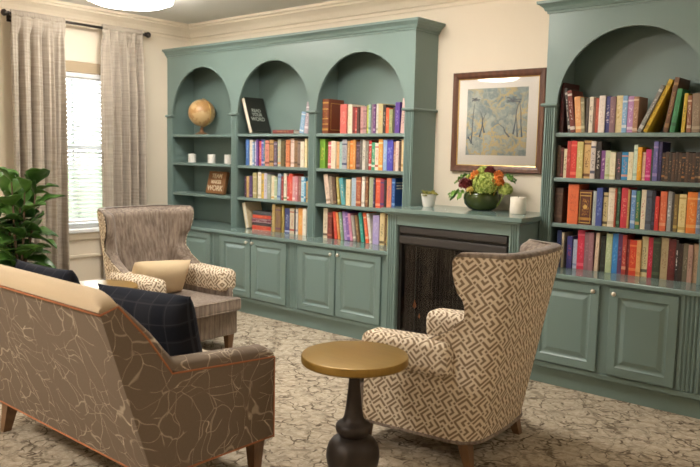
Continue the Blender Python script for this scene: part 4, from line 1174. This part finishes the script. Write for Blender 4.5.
 'T3':'''
4.292 0.031 0.244 0 navy 24386c 4c64a4
4.330 0.015 0.231 0 cream c8b89c 6c5c4c
4.368 0.035 0.211 0 indigo 3c3c84 d84c54
4.407 0.027 0.191 0 pale_blue c4cce4 8494c0
4.436 0.047 0.257 0 crimson d8284c f06880
4.486 0.031 0.245 0 mauve 946c74 b89098
4.518 0.030 0.248 0 dusty_pink a4747c c89ca0
4.555 0.024 0.248 1 blush ecd0b4 c8a484
4.593 0.027 0.231 0 black 20241c 3c4438
4.628 0.040 0.250 0 pale_green b4c498 dce4c4
4.670 0.036 0.253 0 blue 2c84c8 70b4e4
4.707 0.027 0.256 0 purple 5c2c5c 8c5c8c
4.735 0.027 0.251 0 red b03830 e0a080
4.749 0.015 0.224 0 maroon 7c2024 ac5c5c
4.766 0.045 0.223 0 red_orange d83c1c f08448
4.812 0.027 0.226 0 peach e0a868 c48444
4.840 0.038 0.252 0 ornate_cream d4c494 54584c
4.880 0.032 0.248 0 crimson c41c3c f07088
4.913 0.044 0.251 0 dark_green 2c3824 4c5c3c
4.959 0.044 0.255 0 tan b8a47c 8c6844
4.996 0.043 0.251 0 maroon 641818 8c3030
5.041 0.014 0.247 0 black 2a2222 e0d8d0
5.056 0.026 0.227 0 dark_brown 2c1c18 4c342c
5.083 0.029 0.230 0 grey_olive 6c6450 9c947c
5.113 0.027 0.226 0 dusty_pink b89080 8c6a5c
5.142 0.035 0.232 0 sand c4a080 9c7c5c''',
}
# ================================================================ books
def book_mesh(w, h, d, spine_back=False):
    c = B(); t = min(.003, w*.15)
    if spine_back:
        c.box(0, t, 0, d, 0, h).box(w-t, w, 0, d, 0, h).box(t, w-t, d-t, d, 0, h); p = B().box(t, w-t, .004, d-t, .003, h-.004)
    else:
        c.box(0, t, .001, d, 0, h).box(w-t, w, .001, d, 0, h)
        pr = [(0, .0015), (w*.2, .0003), (w*.5, 0), (w*.8, .0003), (w, .0015), (w, .0035), (0, .0035)]
        c.prism(pr, 2, 0, h); p = B().box(t, w-t, .0036, d-.004, .003, h-.004)
    return c, p
ALLB = []
def book(x, z, w, h, d, lean, col, acc, y=.035, flat=False, name='book', spine_back=False, tip='R'):
    t = empty(name, (x, y, z))
    c, p = book_mesh(w, h, d, spine_back)
    if flat:                                          # lying down: spine faces the room
        m = Matrix.Rotation(-pi/2, 4, 'Y') ; c.xf(m); p.xf(m); sh = Matrix.Translation((h, 0, 0)); c.xf(sh); p.xf(sh)
    a = c.make('cover', M['book'], t); q = p.make('page_block', M['pages'], t)
    a['cover_colour'] = [float(v) for v in H(col)]; a['accent_colour'] = [float(v) for v in H(acc)]
    if lean:
        th = math.radians(lean)
        if th > 0: t.rotation_euler = (0, th, 0); t.location = (x, y, z+w*math.sin(th))
        else: t.rotation_euler = (0, th, 0)
    return t
def outline(x, w, h, lean):
    th = math.radians(lean); c, s = math.cos(th), math.sin(th); base = w*s if th > 0 else 0
    return [(x+px*c+pz*s, base-px*s+pz*c) for px, pz in ((0, 0), (w, 0), (w, h), (0, h))]
def span(poly, z):
    xs = []
    for (x0, z0), (x1, z1) in zip(poly, poly[1:]+poly[:1]):
        if (z0-z)*(z1-z) <= 0 and abs(z1-z0) > 1e-9: xs.append(x0+(x1-x0)*(z-z0)/(z1-z0))
    return (min(xs), max(xs)) if xs else None
ORD = 'zeroth first second third fourth fifth sixth seventh eighth ninth tenth eleventh twelfth thirteenth fourteenth fifteenth sixteenth seventeenth eighteenth nineteenth twentieth'.split()
ROWINFO = {
 'M0': (Z1, 1.012, 2.018, 'top shelf, middle arch'), 'M1': (Z2, 1.012, 2.018, 'second shelf, middle arch'), 'M2': (Z3, 1.012, 2.018, 'third shelf, middle arch'), 'M3': (ZA, 1.012, 2.018, 'worktop row, middle arch'),
 'R0': (Z1, 2.106, 3.028, 'top shelf, arch left of fireplace'), 'R1': (Z2, 2.106, 3.028, 'second shelf, arch left of fireplace'), 'R2': (Z3, 2.106, 3.028, 'third shelf, arch left of fireplace'), 'R3': (ZA, 2.106, 3.028, 'worktop row, arch left of fireplace'),
 'T0': (Z1, 4.265, 5.187, 'top shelf, far right bookcase'), 'T1': (Z2, 4.265, 5.187, 'second shelf, far right bookcase'), 'T2': (Z3, 4.265, 5.187, 'third shelf, far right bookcase'), 'T3': (ZA, 4.265, 5.187, 'worktop row, far right bookcase')}
EXTRA = {'M0': '1.219 0.045 0.345 -20 black 1c2420 30382f', 'M3': '1.172 0.042 0.245 -14 cream ecd9b0 c49a58',
 'R0': '2.136 0.068 0.288 0 brown_leather 7c3a1e c08a40', 'T0': '4.267 0.026 0.325 0 maroon 4a1418 8a2a2c', 'R2': '2.893 0.032 0.243 0 blue 2a5ca8 8ab4e4', 'T2': '4.430 0.086 0.225 0 gilt_brown 5a2412 c8903c'}
for j in range(13): EXTRA['T1'] = EXTRA.get('T1', '')+'\n%.3f 0.0182 %.3f 0 small_brown %s %s' % (4.9385+.0188*j, .172+.003*((j*5) % 3), ('3a2a20', '4a3424', '2e2620', '50382a')[j % 4], ('a8703c', '8a6a4a', 'b89468')[j % 3])
rb = random.Random(11)
for key, (z, xmin, xmax, where) in ROWINFO.items():
    items = []
    for ln in (BOOKS[key].strip()+'\n'+EXTRA.get(key, '').strip()).strip().splitlines():
        p = ln.split(); items.append([float(p[0]), float(p[1]), float(p[2]), float(p[3]), p[4].replace('_', ' '), p[5], p[6]])
    items.sort(key=lambda r: r[0])
    for attempt in range(30):                         # pack without overlaps, keeping the order and the leans
        polys = []; res = []
        for it in items:
            x, w, h, lean = it[:4]; x = max(x, xmin+.0006)
            pl_ = outline(x, w, h, lean); mn = min(q[0] for q in pl_)
            if mn < xmin+.0006: x += xmin+.0006-mn
            need = 0; pl_ = outline(x, w, h, lean)
            zs = sorted({round(q[1]+e, 5) for pp_ in polys+[pl_] for q in pp_ for e in (-1e-4, 1e-4)} | {.002+.01*k for k in range(42)})
            for pp_ in polys[-4:]:
                for zz in zs:
                    a, c = span(pp_, zz), span(pl_, zz)
                    if a and c and a[0] < c[1]: need = max(need, a[1]-c[0]+.0008)
            x += need; polys.append(outline(x, w, h, lean)); res.append((x, w, h, lean)+tuple(it[4:]))
        over = max(q[0] for pp_ in polys for q in pp_)-(xmax-.0006)
        if over <= 0: break
        for it in items: it[0] = xmin+(it[0]-xmin)*(1-.3*over/(xmax-xmin)); it[1] *= 1-.35*over/(xmax-xmin)*1.6
    else: print('ROW OVERFULL', key, over)
    names = [r[4] for r in res]; nset = 0
    for i, (x, w, h, lean, nm, col, acc) in enumerate(res):
        d = min(.225, max(.13, h*.62+rb.uniform(-.015, .02)))
        back = (key == 'M0' and nm == 'black') or (key == 'M3' and nm == 'cream' and i == 0)
        if back: d = .235 if key == 'M0' else .20
        if nm == 'maroon' and key == 'T0': d = .22
        yy = .030+rb.uniform(0, .014) if nm != 'small brown' else .034
        t = book(x, z+.0004, w, h, d, lean, col, acc, yy, spine_back=back)
        prev = names[i-1] if i else None; nxt = names[i+1] if i+1 < len(names) else None
        adj = ('leaning ' if abs(lean) > 4 else '')
        if nm == 'small brown':
            nset += 1; lb = 'small brown matching volume, %s in the set, %s' % (ORD[nset], where)
        elif names.count(nm) == 1: lb = 'only %s%s book, %s' % (adj, nm.replace(' and ', '-and-').replace(' ', '-'), where)
        else:
            lb = '%s%s book, %s of that colour, %s' % (adj, nm.replace(' ', '-'), ORD[names[:i+1].count(nm)], where)
        if nm == 'brown leather': lb = 'thick brown leather book with gilt spine bands, top shelf, arch left of fireplace'
        if nm == 'gilt brown': lb = 'broad dark brown book with gilt ornament, third shelf, far right bookcase'
        if nm == 'black' and key == 'M0': lb = 'tall black lettered book leaning left on the top shelf, middle arch'
        tag(t, lb, 'book', 'books on the '+where); ALLB.append((key, nm, t, w, h, d))
for key, nm, t, w, h, d in ALLB:
    if nm == 'black' and key == 'M0':                 # lettering on the cover that faces the window side
        for s_, zz, sz in (('READ', .215, .045), ('YOUR', .175, .045), ('WORD', .130, .052)):
            text_mesh('lettering', s_, sz, M['letter2'], t, (w+.0003, d*.47, zz), (pi/2, 0, pi/2), .0006, bold=.0008)
    if nm == 'brown leather':
        for zz in (.03, .075, .12, .20, .255): B().box(.001, w-.001, -.002, .002, zz, zz+.008).make('spine_band', M['gilt'], t)
        b = B()
        for z0, z1 in ((.03, .035), (.25, .255)): b.box(w, w+.0006, .03, d-.02, z0, z1)
        for y0 in (.03, d-.025): b.box(w, w+.0006, y0, y0+.005, .03, .255)
        b.make('cover_rule', M['gilt'], t)
    if nm == 'gilt brown':
        b = B()
        for zz in (.010, .185, .205): b.box(.004, w-.004, -.0015, .0015, zz, zz+.006)
        for xx in (.006, w-.009): b.box(xx, xx+.003, -.0015, .0015, .01, .21)
        b.lathe([(.001, -.002), (.014, -.0015), (.014, .001)], (w/2, 0, .115), 16, 'y'); b.make('gilt_ornament', M['gilt'], t)
    if nm == 'blue' and key == 'R2':
        b = B()
        for k, (zz, L) in enumerate(((.20, .09), (.178, .10), (.156, .08))): b.box(w, w+.0006, .02, .02+L, zz, zz+.011)
        b.make('cover_lettering', M['white'], t)
# books lying flat
def flat_book(x0, x1, z, th, d, col, acc, label, grp, y=.035):
    t = book(x0, z+.0004, th, x1-x0, d, 0, col, acc, y, flat=True); tag(t, label, 'book', grp); return t
flat_book(1.535, 1.80, Z1, .033, .20, '7a2a26', 'b89458', 'dark red book lying flat on the top shelf of the middle arch', 'books lying flat')
zc = ZA
for th, col, acc, lb in ((.040, 'd03a26', 'f0a070', 'red book lying at the bottom of the flat stack'), (.026, '241c20', '7a6a60', 'black book lying second from bottom of the flat stack'),
                         (.040, '7a3048', 'f0e8e4', 'maroon and white book lying in the middle of the flat stack'), (.030, 'd8442a', 'f0884a', 'red-orange book lying second from top of the flat stack'), (.034, '3a3c40', '6a6c70', 'charcoal book lying on top of the flat stack')):
    flat_book(1.262+rb.uniform(0, .012), 1.522, zc, th, .19+rb.uniform(-.01, .01), col, acc, lb, 'flat stack of books under the middle arch', .036); zc += th+.0008
